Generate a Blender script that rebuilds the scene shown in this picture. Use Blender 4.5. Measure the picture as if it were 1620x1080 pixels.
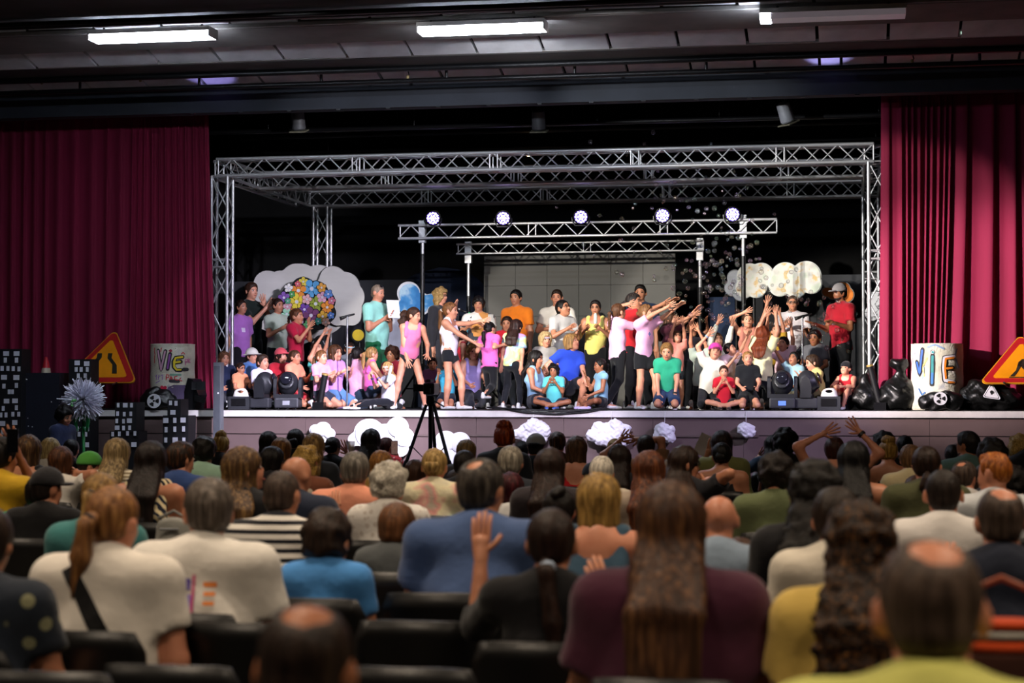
import bpy, math, random
import numpy as np
from mathutils import Vector, Matrix
random.seed(7); rng = np.random.default_rng(7)
sc = bpy.context.scene
COL = sc.collection
PI = math.pi
for o in list(bpy.data.objects): bpy.data.objects.remove(o)

# ------------------------------------------------------------------ camera
FPX = 2950.0; YAW = math.radians(10.3); PITCH = math.atan(88/FPX); CAMZ = 1.6; CAMY = -24.8; ST = 1.43
cd = bpy.data.cameras.new('camera'); cam = bpy.data.objects.new('camera', cd); COL.objects.link(cam)
cd.sensor_width = 36.0; cd.lens = FPX/1620*36.0; cd.clip_end = 200; cd.clip_start = 0.05
cam.location = (0, CAMY, CAMZ); cam.rotation_euler = (PI/2+PITCH, 0, YAW)
cd.dof.use_dof = True; cd.dof.focus_distance = 25.6; cd.dof.aperture_fstop = 2.8; cd.dof.aperture_blades = 9
sc.camera = cam
FW = Vector((-math.sin(YAW)*math.cos(PITCH), math.cos(YAW)*math.cos(PITCH), math.sin(PITCH)))
RT = Vector((math.cos(YAW), math.sin(YAW), 0)); UPV = RT.cross(FW)
CP = Vector((0, CAMY, CAMZ))
def ray(px, py): return FW + RT*((px-810)/FPX) + UPV*((540-py)/FPX)
def P(px, py, Y):
    d = ray(px, py); return CP + d*((Y-CAMY)/d.y)
def PD(px, py, depth): return CP + ray(px, py)*depth
def SCL(px, Y): return FPX/((Y-CAMY)/ray(px, 628).y)      # pixels per metre there

# ------------------------------------------------------------------ world, lights, exposure
sc.view_settings.view_transform = 'Standard'; sc.view_settings.look = 'None'
sc.view_settings.gamma = 1.0; sc.view_settings.use_curve_mapping = False
sc.view_settings.exposure = 0.0
w = bpy.data.worlds.new('world'); sc.world = w; w.use_nodes = True
w.node_tree.nodes['Background'].inputs[0].default_value = (0.75, 0.8, 1.0, 1)
w.node_tree.nodes['Background'].inputs[1].default_value = 0.004
def spot(name, loc, at, energy, col, size=40, blend=0.4, rad=0.12):
    l = bpy.data.lights.new(name, 'SPOT'); l.energy = energy; l.color = col
    l.spot_size = math.radians(size); l.spot_blend = blend; l.shadow_soft_size = rad
    o = bpy.data.objects.new(name, l); COL.objects.link(o); o.location = loc
    o.rotation_euler = (Vector(at)-Vector(loc)).to_track_quat('-Z', 'Y').to_euler(); return o
def area(name, loc, energy, col, sx, sy, rot=(0, 0, 0), rad_spread=math.radians(125)):
    l = bpy.data.lights.new(name, 'AREA'); l.shape = 'RECTANGLE'; l.size = sx; l.size_y = sy
    l.energy = energy; l.color = col; l.spread = rad_spread
    o = bpy.data.objects.new(name, l); COL.objects.link(o); o.location = loc; o.rotation_euler = rot; return o
# front-of-house profile lamps hanging over the hall, and the hall's own ceiling panels
WARM = (1.0, 0.94, 0.84); LILAC = (0.80, 0.74, 1.0)
for lx, ax_, az_, en, colr, sz in ((-10.0, 0.2, 3.1, 5200, WARM, 17), (-9.2, -1.6, 3.05, 6500, WARM, 17), (-8.2, -3.4, 3.05, 5000, WARM, 17), (-7.6, -5.2, 3.05, 4200, WARM, 17), (-7.0, -6.8, 2.9, 2600, (1, .95, .92), 13), (3.2, -2.6, 3.1, 900, WARM, 17), (2.4, -4.6, 3.05, 1300, (.95, .9, 1.0), 17), (1.6, -6.5, 2.95, 3200, LILAC, 16), (0.8, -7.9, 2.8, 2000, LILAC, 13)):
    spot('front_lamp', (lx, -9.5, 5.35), (ax_, 1.0, az_), en*1.12, colr, sz, 0.3, 0.06)
spot('front_lamp', (-9.6, -9.3, 5.3), (1.5, .7, 2.5), 16000, (1.0, 0.84, 0.86), 15, 0.7)
spot('front_lamp', (-2.0, -8.5, 5.3), (-7.3, 0, 0.9), 12000, (0.84, 0.78, 1.0), 20, 0.6)
spot('front_lamp', (-3.0, -8.5, 5.3), (-4.4, 0, 0.9), 4200, (0.86, 0.78, 1.0), 22, 0.7)
spot('front_lamp', (4.0, -8, 5.3), (-1.6, 0, 0.8), 2600, (0.72, 0.62, 1.0), 24, 0.8)
spot('front_lamp', (-8.0, -8.0, 5.3), (-1.6, 1.0, 4.9), 2600, (.92, .95, 1.0), 20, 0.6)
spot('front_lamp', (0.5, -8.0, 5.3), (-6.6, 1.0, 4.9), 2600, (.92, .92, 1.0), 20, 0.6)
spot('moving_head_beam', P(1238, 596, -.1), P(1310, 96, -.55), 900, (0.45, 0.42, 1.0), 9, 0.5, 0.05)
spot('moving_head_beam', P(456, 596, -.1), P(330, 116, -.55), 600, (0.42, 0.36, 1.0), 10, 0.5, 0.05)
HALL = (1.0, 0.80, 0.60)
for hx in (-7.5, -2.5, 2.5):
    for hy in (-22.5, -18.0, -13.5):
        area('hall_light', (hx, hy, 5.72), 88, HALL, 1.5, 0.3)

# ------------------------------------------------------------------ materials
MATS = {}
def lin(c):
    if isinstance(c, str):
        c = [int(c[i:i+2], 16)/255 for i in (0, 2, 4)]
    return tuple(((x/12.92) if x <= .04045 else ((x+.055)/1.055)**2.4) for x in c[:3]) + (1,)
def newmat(name):
    m = bpy.data.materials.new(name); m.use_nodes = True
    nt = m.node_tree; b = nt.nodes['Principled BSDF']; return m, nt, b
def nd(nt, t, **kw):
    n = nt.nodes.new(t)
    for k, v in kw.items():
        if k in n.inputs: n.inputs[k].default_value = v
        else: setattr(n, k, v)
    return n
def coords(nt, scale=(1, 1, 1), kind='Object'):
    t = nt.nodes.new('ShaderNodeTexCoord'); mp = nt.nodes.new('ShaderNodeMapping')
    mp.inputs['Scale'].default_value = scale; nt.links.new(t.outputs[kind], mp.inputs[0]); return mp.outputs[0]
def ramp(nt, fac, stops, mode='LINEAR'):
    r = nt.nodes.new('ShaderNodeValToRGB'); r.color_ramp.interpolation = mode; e = r.color_ramp.elements
    while len(e) > len(stops): e.remove(e[-1])
    while len(e) < len(stops): e.new(0.5)
    for i, (p, c) in enumerate(stops): e[i].position = p; e[i].color = c
    nt.links.new(fac, r.inputs[0]); return r.outputs[0]
def mul(c, k): return (min(c[0]*k, 1), min(c[1]*k, 1), min(c[2]*k, 1), 1)
def plain(col, rough=0.6, metal=0.0, var=0.15, scale=6, bump=0.15, stretch=(1, 1, 1), key=None, spec=0.5, emit=None):
    """base material: a noise-varied colour with fine relief"""
    key = key or ('p', col if isinstance(col, str) else tuple(col), rough, metal, var, scale, bump, stretch, spec, emit)
    if key in MATS: return MATS[key]
    m, nt, b = newmat('paint_' + (col if isinstance(col, str) else 'mix'))
    c = lin(col); co = coords(nt, stretch)
    n = nd(nt, 'ShaderNodeTexNoise', Scale=scale, Detail=5.0); nt.links.new(co, n.inputs['Vector'])
    o = ramp(nt, n.outputs[0], [(0.3, mul(c, 1-var)), (0.7, mul(c, 1+var))]); nt.links.new(o, b.inputs['Base Color'])
    b.inputs['Roughness'].default_value = rough; b.inputs['Metallic'].default_value = metal
    b.inputs['Specular IOR Level'].default_value = spec
    if bump:
        n2 = nd(nt, 'ShaderNodeTexNoise', Scale=scale*6, Detail=3.0); nt.links.new(co, n2.inputs['Vector'])
        bp = nd(nt, 'ShaderNodeBump', Strength=bump, Distance=0.01); nt.links.new(n2.outputs[0], bp.inputs['Height'])
        nt.links.new(bp.outputs[0], b.inputs['Normal'])
    if emit:
        b.inputs['Emission Color'].default_value = lin(emit[0]); b.inputs['Emission Strength'].default_value = emit[1]
    MATS[key] = m; return m
def cloth(col, kind='plain', col2=None, scale=10, key=None):
    key = ('cl', col, kind, col2, scale)
    if key in MATS: return MATS[key]
    m, nt, b = newmat('cloth_' + kind); c = lin(col); c2 = lin(col2) if col2 else mul(c, .7)
    co = coords(nt)
    n = nd(nt, 'ShaderNodeTexNoise', Scale=7.0, Detail=4.0); nt.links.new(co, n.inputs['Vector'])
    shade = ramp(nt, n.outputs[0], [(0.3, mul(c, .86)), (0.7, mul(c, 1.08))])
    out = shade
    if kind == 'stripe':
        wv = nd(nt, 'ShaderNodeTexWave', Scale=scale, bands_direction='Z', Distortion=0.4); nt.links.new(co, wv.inputs['Vector'])
        out = ramp(nt, wv.outputs['Fac'], [(0, c), (0.55, c), (0.56, c2), (1, c2)], 'CONSTANT')
    elif kind == 'zebra':
        wv = nd(nt, 'ShaderNodeTexWave', Scale=scale, bands_direction='DIAGONAL', Distortion=6.0, Detail=1.0); nt.links.new(co, wv.inputs['Vector'])
        out = ramp(nt, wv.outputs['Fac'], [(0, c), (0.55, c), (0.56, c2), (1, c2)], 'CONSTANT')
    elif kind == 'floral':
        v = nd(nt, 'ShaderNodeTexVoronoi', Scale=scale); nt.links.new(co, v.inputs['Vector'])
        out0 = ramp(nt, v.outputs['Distance'], [(0, c2), (0.28, c2), (0.34, c), (1, c)])
        out = out0
    elif kind == 'pastel':
        n3 = nd(nt, 'ShaderNodeTexNoise', Scale=scale, Detail=2.0); nt.links.new(co, n3.inputs['Vector'])
        out = ramp(nt, n3.outputs[0], [(.3, lin('b9c6a8')), (.42, c), (.52, lin('dcd4b0')), (.6, lin('d99a94')), (.7, lin('8fae98'))])
    elif kind == 'tiedye':
        n3 = nd(nt, 'ShaderNodeTexNoise', Scale=scale, Detail=1.0, Distortion=1.0); nt.links.new(co, n3.inputs['Vector'])
        out = ramp(nt, n3.outputs[0], [(.3, lin('d98fd0')), (.42, lin('8fd0e0')), (.52, lin('e8e48c')), (.62, lin('9cd89a')), (.72, lin('b89ae0'))])
    elif kind == 'block':
        ch = nd(nt, 'ShaderNodeTexVoronoi', Scale=scale, distance='MANHATTAN'); nt.links.new(co, ch.inputs['Vector'])
        out = ramp(nt, ch.outputs['Color'], [(.2, c), (.4, c2), (.55, lin('c98a4a')), (.7, lin('4aa8b8')), (.85, c)], 'CONSTANT')
    nt.links.new(out, b.inputs['Base Color']); b.inputs['Roughness'].default_value = 0.85
    b.inputs['Specular IOR Level'].default_value = 0.2; b.inputs['Sheen Weight'].default_value = 0.15
    n2 = nd(nt, 'ShaderNodeTexNoise', Scale=28.0, Detail=3.0); nt.links.new(co, n2.inputs['Vector'])
    bp = nd(nt, 'ShaderNodeBump', Strength=0.35, Distance=0.01); nt.links.new(n2.outputs[0], bp.inputs['Height'])
    nt.links.new(bp.outputs[0], b.inputs['Normal']); MATS[key] = m; return m
def hairmat(col, col2=None, curly=False):
    key = ('h', col, col2, curly)
    if key in MATS: return MATS[key]
    m, nt, b = newmat('hair'); c = lin(col); c2 = lin(col2) if col2 else mul(c, 1.5)
    co = coords(nt, (60, 60, 6) if not curly else (45, 45, 45))
    n = nd(nt, 'ShaderNodeTexNoise', Scale=1.0, Detail=4.0, Distortion=0.6 if not curly else 2.0); nt.links.new(co, n.inputs['Vector'])
    o = ramp(nt, n.outputs[0], [(0.34, mul(c, .4)), (0.52, mul(c, .85)), (0.75, c2)]); nt.links.new(o, b.inputs['Base Color'])
    b.inputs['Roughness'].default_value = 0.5; b.inputs['Specular IOR Level'].default_value = 0.22
    bp = nd(nt, 'ShaderNodeBump', Strength=0.7, Distance=0.012); nt.links.new(n.outputs[0], bp.inputs['Height'])
    nt.links.new(bp.outputs[0], b.inputs['Normal']); MATS[key] = m; return m
SKINS = ['c98f74', 'b87e60', '9c6546', '6e432e', 'c6876a']
def skinmat(i):
    key = ('s', i)
    if key in MATS: return MATS[key]
    m, nt, b = newmat('skin'); c = lin(SKINS[i]); co = coords(nt)
    n = nd(nt, 'ShaderNodeTexNoise', Scale=14.0, Detail=4.0); nt.links.new(co, n.inputs['Vector'])
    o = ramp(nt, n.outputs[0], [(.3, (c[0]*.92, c[1]*.84, c[2]*.82, 1)), (.7, mul(c, 1.08))]); nt.links.new(o, b.inputs['Base Color'])
    b.inputs['Roughness'].default_value = 0.46; b.inputs['Specular IOR Level'].default_value = 0.4
    b.inputs['Subsurface Weight'].default_value = 0.0
    MATS[key] = m; return m
def wood(col, key=None):
    return plain(col, 0.55, 0, .12, 3, .1, (1, 1, 6))
M_BLACK = plain('0b0b0d', .5, 0, .2); M_BLACKM = plain('141416', .35, .3, .2); M_ALU = plain('d2d2d4', .42, .75, .06, 8, .05)
M_STEEL = plain('8a8d92', .35, 1.0, .1); M_WHITE = plain('e9e9ec', .7, 0, .05); M_CABLE = plain('08080a', .6, 0, .1, bump=0)

# ------------------------------------------------------------------ mesh helpers
def setmesh(me, V, Fs, mats=None, smooth=True):
    """V (n,3); Fs list of (faces array (m,k), material index)"""
    V = np.asarray(V, dtype=np.float32); me.vertices.add(len(V)); me.vertices.foreach_set('co', V.ravel())
    idx = []; st = []; mi = []; off = 0
    for F, k in Fs:
        F = np.asarray(F, dtype=np.int32)
        if len(F) == 0: continue
        idx.append(F.ravel()); n, c = F.shape
        st.append(off+np.arange(n, dtype=np.int32)*c); off += n*c; mi.append(np.full(n, k, np.int32))
    idx = np.concatenate(idx); st = np.concatenate(st); mi = np.concatenate(mi)
    me.loops.add(len(idx)); me.loops.foreach_set('vertex_index', idx)
    me.polygons.add(len(st)); me.polygons.foreach_set('loop_start', st); me.polygons.foreach_set('material_index', mi)
    me.polygons.foreach_set('use_smooth', np.full(len(st), smooth, dtype=bool))
    me.update(calc_edges=True)
    return me
class MB:
    """collects simple shapes; build() links them as one mesh object"""
    def __init__(s): s.v = []; s.f = []; s.m = []
    def add(s, V, F, mi=0):
        o = len(s.v); s.v += [tuple(p) for p in V]; s.f += [tuple(i+o for i in f) for f in F]; s.m += [mi]*len(F); return s
    def box(s, c, d, rot=None, mi=0):
        V = [Vector((x*d[0]/2, y*d[1]/2, z*d[2]/2)) for x in (-1, 1) for y in (-1, 1) for z in (-1, 1)]
        if rot is not None: V = [rot @ v for v in V]
        V = [v+Vector(c) for v in V]
        return s.add(V, [(0, 1, 3, 2), (4, 6, 7, 5), (0, 4, 5, 1), (2, 3, 7, 6), (0, 2, 6, 4), (1, 5, 7, 3)], mi)
    def tube(s, pts, r, n=6, mi=0, cap=True):
        pts = [Vector(p) for p in pts]; rs = r if isinstance(r, (list, tuple)) else [r]*len(pts)
        V = []; prev = None
        for i, p in enumerate(pts):
            t = (pts[min(i+1, len(pts)-1)]-pts[max(i-1, 0)])
            t = t.normalized() if t.length > 1e-9 else Vector((0, 0, 1))
            if prev is None: u = t.orthogonal().normalized()
            else:
                u = prev - t*prev.dot(t); u = u.normalized() if u.length > 1e-6 else t.orthogonal().normalized()
            prev = u; w_ = t.cross(u)
            V += [p+(u*math.cos(2*PI*k/n)+w_*math.sin(2*PI*k/n))*rs[i] for k in range(n)]
        F = [(i*n+k, i*n+(k+1) % n, (i+1)*n+(k+1) % n, (i+1)*n+k) for i in range(len(pts)-1) for k in range(n)]
        if cap: F += [tuple(range(n-1, -1, -1)), tuple((len(pts)-1)*n+k for k in range(n))]
        return s.add(V, F, mi)
    def lathe(s, prof, n=20, c=(0, 0, 0), axis=None, mi=0):
        V = []; R = axis.to_track_quat('Z', 'Y').to_matrix() if axis is not None else None
        for r, z in prof:
            for k in range(n):
                v = Vector((r*math.cos(2*PI*k/n), r*math.sin(2*PI*k/n), z))
                if R is not None: v = R @ v
                V.append(v+Vector(c))
        F = [(i*n+k, i*n+(k+1) % n, (i+1)*n+(k+1) % n, (i+1)*n+k) for i in range(len(prof)-1) for k in range(n)]
        F += [tuple(range(n-1, -1, -1)), tuple((len(prof)-1)*n+k for k in range(n))]
        return s.add(V, F, mi)
    def prism(s, poly, org, u, v, depth, mi=0):
        """2D outline (a,b) -> org + a*u + b*v, extruded by depth along u x v"""
        u = Vector(u); v = Vector(v); n = u.cross(v).normalized()*depth; k = len(poly)
        A = [Vector(org)+u*a+v*b for a, b in poly]; B = [p+n for p in A]
        F = [tuple(range(k-1, -1, -1)), tuple(range(k, 2*k))] + [(i, (i+1) % k, k+(i+1) % k, k+i) for i in range(k)]
        return s.add(A+B, F, mi)
    def build(s, name, mats, parent=None, smooth=False, loc=None):
        me = bpy.data.meshes.new(name); me.from_pydata([tuple(p) for p in s.v], [], s.f)
        for m in (mats if isinstance(mats, (list, tuple)) else [mats]): me.materials.append(m)
        if any(s.m): me.polygons.foreach_set('material_index', s.m)
        if smooth: me.polygons.foreach_set('use_smooth', [True]*len(s.f))
        if smooth == 'auto': 
            try: me.set_sharp_from_angle(angle=math.radians(35))
            except Exception: pass
        me.update(); return ob(name, me, parent, loc)
def ob(name, me, parent=None, loc=None, rz=0):
    o = bpy.data.objects.new(name, me); COL.objects.link(o)
    if loc is not None: o.location = loc
    if rz: o.rotation_euler[2] = rz
    if parent is not None: o.parent = parent
    return o
def thing(name, label, cat, loc=(0, 0, 0), rz=0, group=None):
    return tag(ob(name, None, None, loc, rz), label, cat, group)
def tag(o, label=None, cat=None, group=None, kind=None):
    if label: o['label'] = label
    if cat: o['category'] = cat
    if group: o['group'] = group
    if kind: o['kind'] = kind
    return o
def struct(name, mb, m, parent=None, smooth=False, label=None):
    o = mb.build(name, m, parent, smooth); o['kind'] = 'structure'
    if label: o['label'] = label
    return o
def B(name, c, d, m, parent=None, rot=None, bevel=0):
    o = MB().box((0, 0, 0), d, rot).build(name, m, parent, loc=c)
    if bevel: mod = o.modifiers.new('bevel', 'BEVEL'); mod.width = bevel; mod.segments = 2
    return o
UNITCYL = MB().lathe([(1, -.5), (1, .5)], 8).build('unit', M_ALU)
UNITMESH = UNITCYL.data; bpy.data.objects.remove(UNITCYL)
UNITMESH.polygons.foreach_set('use_smooth', [len(p.vertices) == 4 for p in UNITMESH.polygons])
RODS = {}
def rod(name, a, b, r, parent, m=None):
    """a straight round bar between two points: shares one mesh per material"""
    m = m or M_ALU
    if m.name not in RODS:
        me = UNITMESH.copy(); me.materials.clear(); me.materials.append(m); RODS[m.name] = me
    a = Vector(a); b = Vector(b); o = ob(name, RODS[m.name], parent)
    d = b-a; q = d.to_track_quat('Z', 'Y')
    o.matrix_local = Matrix.LocRotScale((a+b)/2, q, (r, r, d.length)); return o

# ------------------------------------------------------------------ signed-distance modelling (smooth bodies)
def nrm(v):
    v = np.asarray(v, float); l = np.linalg.norm(v); return v/l if l > 1e-9 else v
def cap(a, b, ra, rb=None, k=.02, flat=False, neg=False): return ('c', np.array(a, float), np.array(b, float), ra, ra if rb is None else rb, k, flat, neg)
def ell(c, r, R=None, k=.02, neg=False): return ('e', np.array(c, float), np.array(r, float), np.eye(3) if R is None else np.asarray(R), k, False, neg)
def tub(a, b, ra, rb, side, k=.02, flat=False, neg=False): return ('t', np.array(a, float), np.array(b, float), ra, rb, nrm(side), k, flat, neg)
def half(n, d): return ('h', np.array(n, float), d)
def pb(p):
    if p[0] == 'c': r = max(p[3], p[4]); return np.minimum(p[1], p[2])-r, np.maximum(p[1], p[2])+r
    if p[0] == 'e': r = np.sqrt(((p[3]*p[2][:, None])**2).sum(0)); return p[1]-r, p[1]+r
    r = max(max(p[3]), max(p[4])); return np.minimum(p[1], p[2])-r, np.maximum(p[1], p[2])+r
def smin(a, b, k):
    h = np.maximum(k-np.abs(a-b), 0)/k; return np.minimum(a, b)-h*h*k*.25
def sdf(prims, vs, post=None):
    pos = [p for p in prims if p[0] != 'h' and not p[-1]]
    bb = [pb(p) for p in pos]; lo = np.min([b[0] for b in bb], 0)-3*vs; hi = np.max([b[1] for b in bb], 0)+3*vs
    n = np.ceil((hi-lo)/vs).astype(int)+1
    D = np.full(n, 9.0, np.float32)
    ax = [(lo[i]+vs*np.arange(n[i])).astype(np.float32) for i in range(3)]
    for p in prims:
        if p[0] == 'h':
            nn = p[1]; D = np.maximum(D, (nn[0]*ax[0][:, None, None]+nn[1]*ax[1][None, :, None]+nn[2]*ax[2][None, None, :]-p[2]).astype(np.float32)); continue
        l, h = pb(p); k = p[-3]; mg = k+2.5*vs
        i0 = np.maximum(np.floor((l-mg-lo)/vs).astype(int), 0); i1 = np.minimum(np.ceil((h+mg-lo)/vs).astype(int)+1, n)
        if (i1 <= i0).any(): continue
        x = ax[0][i0[0]:i1[0], None, None]; y = ax[1][None, i0[1]:i1[1], None]; z = ax[2][None, None, i0[2]:i1[2]]
        if p[0] == 'e':
            c, r, R = p[1], p[2], p[3]; dx, dy, dz = x-c[0], y-c[1], z-c[2]
            q = 0; q2 = 0
            for i in range(3):
                t = (R[i, 0]*dx+R[i, 1]*dy+R[i, 2]*dz)/r[i]; q = q+t*t; q2 = q2+(t/r[i])**2
            s = np.sqrt(q); d = s*(s-1)/np.maximum(np.sqrt(q2), 1e-6)
        else:
            a, b = p[1], p[2]; ab = b-a; L = max(np.linalg.norm(ab), 1e-6); e = ab/L
            dx, dy, dz = x-a[0], y-a[1], z-a[2]
            tt = (dx*e[0]+dy*e[1]+dz*e[2]); t = np.clip(tt, 0, L); f = t/L
            if p[0] == 'c':
                d = np.sqrt((dx-e[0]*t)**2+(dy-e[1]*t)**2+(dz-e[2]*t)**2)-(p[3]+(p[4]-p[3])*f)
            else:
                s_ = p[5]-e*np.dot(p[5], e); s_ = nrm(s_); v_ = np.cross(e, s_)
                rx = p[3][0]+(p[4][0]-p[3][0])*f; ry = p[3][1]+(p[4][1]-p[3][1])*f
                u = (dx*s_[0]+dy*s_[1]+dz*s_[2])/rx; v = (dx*v_[0]+dy*v_[1]+dz*v_[2])/ry; wv = (tt-t)/np.minimum(rx, ry)
                q = np.sqrt(u*u+v*v+wv*wv); g = np.sqrt((u/rx)**2+(v/ry)**2+(wv/np.minimum(rx, ry))**2)
                d = q*(q-1)/np.maximum(g, 1e-6); d = np.where(q < .05, -np.minimum(rx, ry), d)
            if p[-2]: d = np.maximum(d, tt-L)
        sl = (slice(i0[0], i1[0]), slice(i0[1], i1[1]), slice(i0[2], i1[2]))
        d = d.astype(np.float32)
        if p[-1]: D[sl] = -smin(-D[sl], d, max(k, 1e-4))
        else: D[sl] = smin(D[sl], d, max(k, 1e-4))
    if post is not None: D = post(D, ax[0][:, None, None], ax[1][None, :, None], ax[2][None, None, :]).astype(np.float32)
    D[0] = D[-1] = 9; D[:, 0] = D[:, -1] = 9; D[:, :, 0] = D[:, :, -1] = 9
    return nets(D, lo, vs)
CORN = np.array([(i, j, k) for i in (0, 1) for j in (0, 1) for k in (0, 1)])
EDG = [(a, b) for a in range(8) for b in range(a+1, 8) if abs(CORN[a]-CORN[b]).sum() == 1]
def nets(D, lo, vs):
    S = D < 0
    cnt = np.zeros(tuple(s-1 for s in D.shape), np.int8)
    for i, j, k in CORN: cnt += S[i:D.shape[0]-1+i, j:D.shape[1]-1+j, k:D.shape[2]-1+k]
    I, J, K = np.nonzero((cnt > 0) & (cnt < 8))
    ids = np.full(cnt.shape, -1, np.int32); ids[I, J, K] = np.arange(len(I))
    val = np.stack([D[I+i, J+j, K+k] for i, j, k in CORN], 1); sg = val < 0
    acc = np.zeros((len(I), 3)); num = np.zeros(len(I))
    for a, b in EDG:
        m = sg[:, a] != sg[:, b]; va, vb = val[m, a], val[m, b]
        t = np.clip(va/(va-vb), .02, .98); acc[m] += CORN[a]+(CORN[b]-CORN[a])*t[:, None]; num[m] += 1
    V = lo+vs*(np.stack([I, J, K], 1)+acc/np.maximum(num, 1)[:, None])
    Q = []
    for axis in range(3):
        sl0 = [slice(None)]*3; sl1 = [slice(None)]*3; sl0[axis] = slice(0, -1); sl1[axis] = slice(1, None)
        s0, s1 = S[tuple(sl0)], S[tuple(sl1)]
        i, j, k = np.nonzero(s0 != s1); c = [i, j, k]; u, v = [(1, 2), (2, 0), (0, 1)][axis]
        ok = (c[u] > 0) & (c[v] > 0) & (c[u] < D.shape[u]-1) & (c[v] < D.shape[v]-1)
        c = [q[ok] for q in c]; inside0 = s0[tuple(c)]
        def cell(du, dv):
            q = [a.copy() for a in c]; q[u] -= du; q[v] -= dv; return ids[q[0], q[1], q[2]]
        q = np.stack([cell(1, 1), cell(0, 1), cell(0, 0), cell(1, 0)], 1)
        q[~inside0] = q[~inside0][:, ::-1]; Q.append(q)
    Q = np.concatenate(Q); return V.astype(np.float32), Q[(Q >= 0).all(1)]
def sdfobj(name, prims, vs, m, parent=None, post=None, loc=None):
    V, Q = sdf(prims, vs, post); me = bpy.data.meshes.new(name); me.materials.append(m); setmesh(me, V, [(Q, 0)])
    return ob(name, me, parent, loc)
# ================================================================== the setting
FZ = -.08
M_CONC = plain('8f8a84', .85, 0, .18, 2.5, .3); M_BEAM = plain('3a3836', .8, 0, .15, 3, .2); M_FLOOR = plain('3a3530', .45, 0, .2, 2, .1)
M_NAVY = plain('2c3038', .8, 0, .2, 2, .2); M_DECK = plain('141210', .55, 0, .25, 3, .2); M_FASC = plain('655250', .6, 0, .10, 2, .12)
M_DRAPE = plain('151516', .95, 0, .3, 3, .3); M_HWALL = plain('4a423c', .85, 0, .12, 2, .2)
struct('floor', MB().box((-3, -14, FZ-.05), (30, 37, .1)), M_FLOOR)
ceil = struct('ceiling', MB().box((-3, -16.2, 6.42), (30, 32.5, .1)), M_CONC)
struct('wall_left', MB().box((-18.1, -14, 3.2), (.2, 37, 6.6)), M_HWALL)
struct('wall_right', MB().box((12.1, -14, 3.2), (.2, 37, 6.6)), M_HWALL)
struct('wall_rear', MB().box((-3, -32.6, 3.2), (30, .2, 6.6)), M_HWALL)
struct('wall_stage_back', MB().box((-4, 9.1, 4.2), (24, .2, 8.4)), M_DRAPE)
struct('wall_stage_left', MB().box((-14.1, 4.6, 4.2), (.2, 9, 8.4)), M_DRAPE)
struct('wall_stage_right', MB().box((6.1, 4.6, 4.2), (.2, 9, 8.4)), M_DRAPE)
struct('trim_1', MB().box((-15.3, .2, 3.1), (5.2, .3, 6.2)), M_NAVY); struct('trim_2', MB().box((7.6, .2, 3.1), (9, .3, 6.2)), M_NAVY)
struct('ceiling_stage', MB().box((-4, 4.6, 8.3), (20.4, 9.2, .2)), M_DRAPE)
# ceiling: dark downstand beams with pale infill blocks between them
pm = MB().box((0, 0, 0), (.80, .96, .06)); pm = pm.build('x', plain('ccccce', .85, 0, .2, 2.2, .35)); pmesh = pm.data; bpy.data.objects.remove(pm)
M_BEAM2 = plain('6e6a66', .8, 0, .15, 3, .2)
for ya, yb, mm in [(-1.92, -1.2, M_BEAM), (-4.04, -3.0, M_BEAM2), (-6.2, -4.75, M_BEAM), (-8.3, -7.3, M_BEAM2)]:
    MB().box((0, 0, 0), (29.8, yb-ya, .45)).build('ceiling_beam', mm, ceil, loc=(-3, (ya+yb)/2, 6.125))
    MB().box((0, 0, 0), (29.8, .07, .04)).build('ledge', plain('8a8783', .8), ceil, loc=(-3, ya-.035, 5.925))
for ya, yb in [(-1.18, -.14), (-3.0, -1.98), (-4.75, -4.1), (-7.3, -6.26)]:
    for j in range(24):
        x = -13.4+j*.84
        o = ob('ceiling_block', pmesh, ceil, (x, (ya+yb)/2, 6.05+random.uniform(-.006, .006))); o.rotation_euler = (-.22+random.uniform(-.015, .015), random.uniform(-.01, .01), 0)
        o.scale = (1, (yb-ya)/.96, 1)
for hy, z, r in ((-1.0, 5.76, .035), (-1.35, 5.86, .04), (-4.95, 5.84, .045), (-5.2, 5.80, .03)):
    rod('ceiling_pipe', (-14, hy, z), (8, hy, z), r, ceil, M_BLACKM)
for k in range(9):
    rod('pipe_hanger', (-12+k*1.7, -1.0, 5.74), (-12+k*1.7, -1.0, 6.0), .02, ceil, M_BLACKM)
for px, y0, y1 in ((66, 15, 130), (222, 108, 126), (586, 8, 95), (645, 100, 125), (985, 0, 32), (1443, 62, 100)):
    a = P(px, y0, -1.0); b = P(px, y1, -1.0); a.z = min(a.z, 5.9)
    c_ = thing('hanging_cord', f'thin dark cord with small plug hanging from ceiling {"above the left curtain" if px<100 else "left of the left light panel" if px<300 else "left of the middle light panel" if px<600 else "below the middle light panel" if px<700 else "right of the middle light panel" if px<1000 else "above the right curtain"}', 'cord', b)
    MB().tube([a-b+Vector((0, 0, .0)), (a-b)*.5+Vector((.02, 0, 0)), Vector((0, 0, .03))], .008, 5).build('cable', M_CABLE, c_, True)
    MB().lathe([(.012, .05), (.02, .04), (.02, -.02), (.012, -.03)], 8).build('plug', plain('8a7a50'), c_, True)
# the dark beam over the stage opening
val = struct('trim_3', MB().box((-4, -.05, 5.80), (26, .24, .50)), M_NAVY)
struct('wall_over_stage', MB().box((-4, .2, 7.2), (26, .2, 2.4)), M_NAVY)
for k in range(14): MB().box((0, 0, 0), (.06, .05, .05)).build('bracket', M_BLACKM, val, loc=(-9+k*.7, -.14, 5.56))

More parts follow.
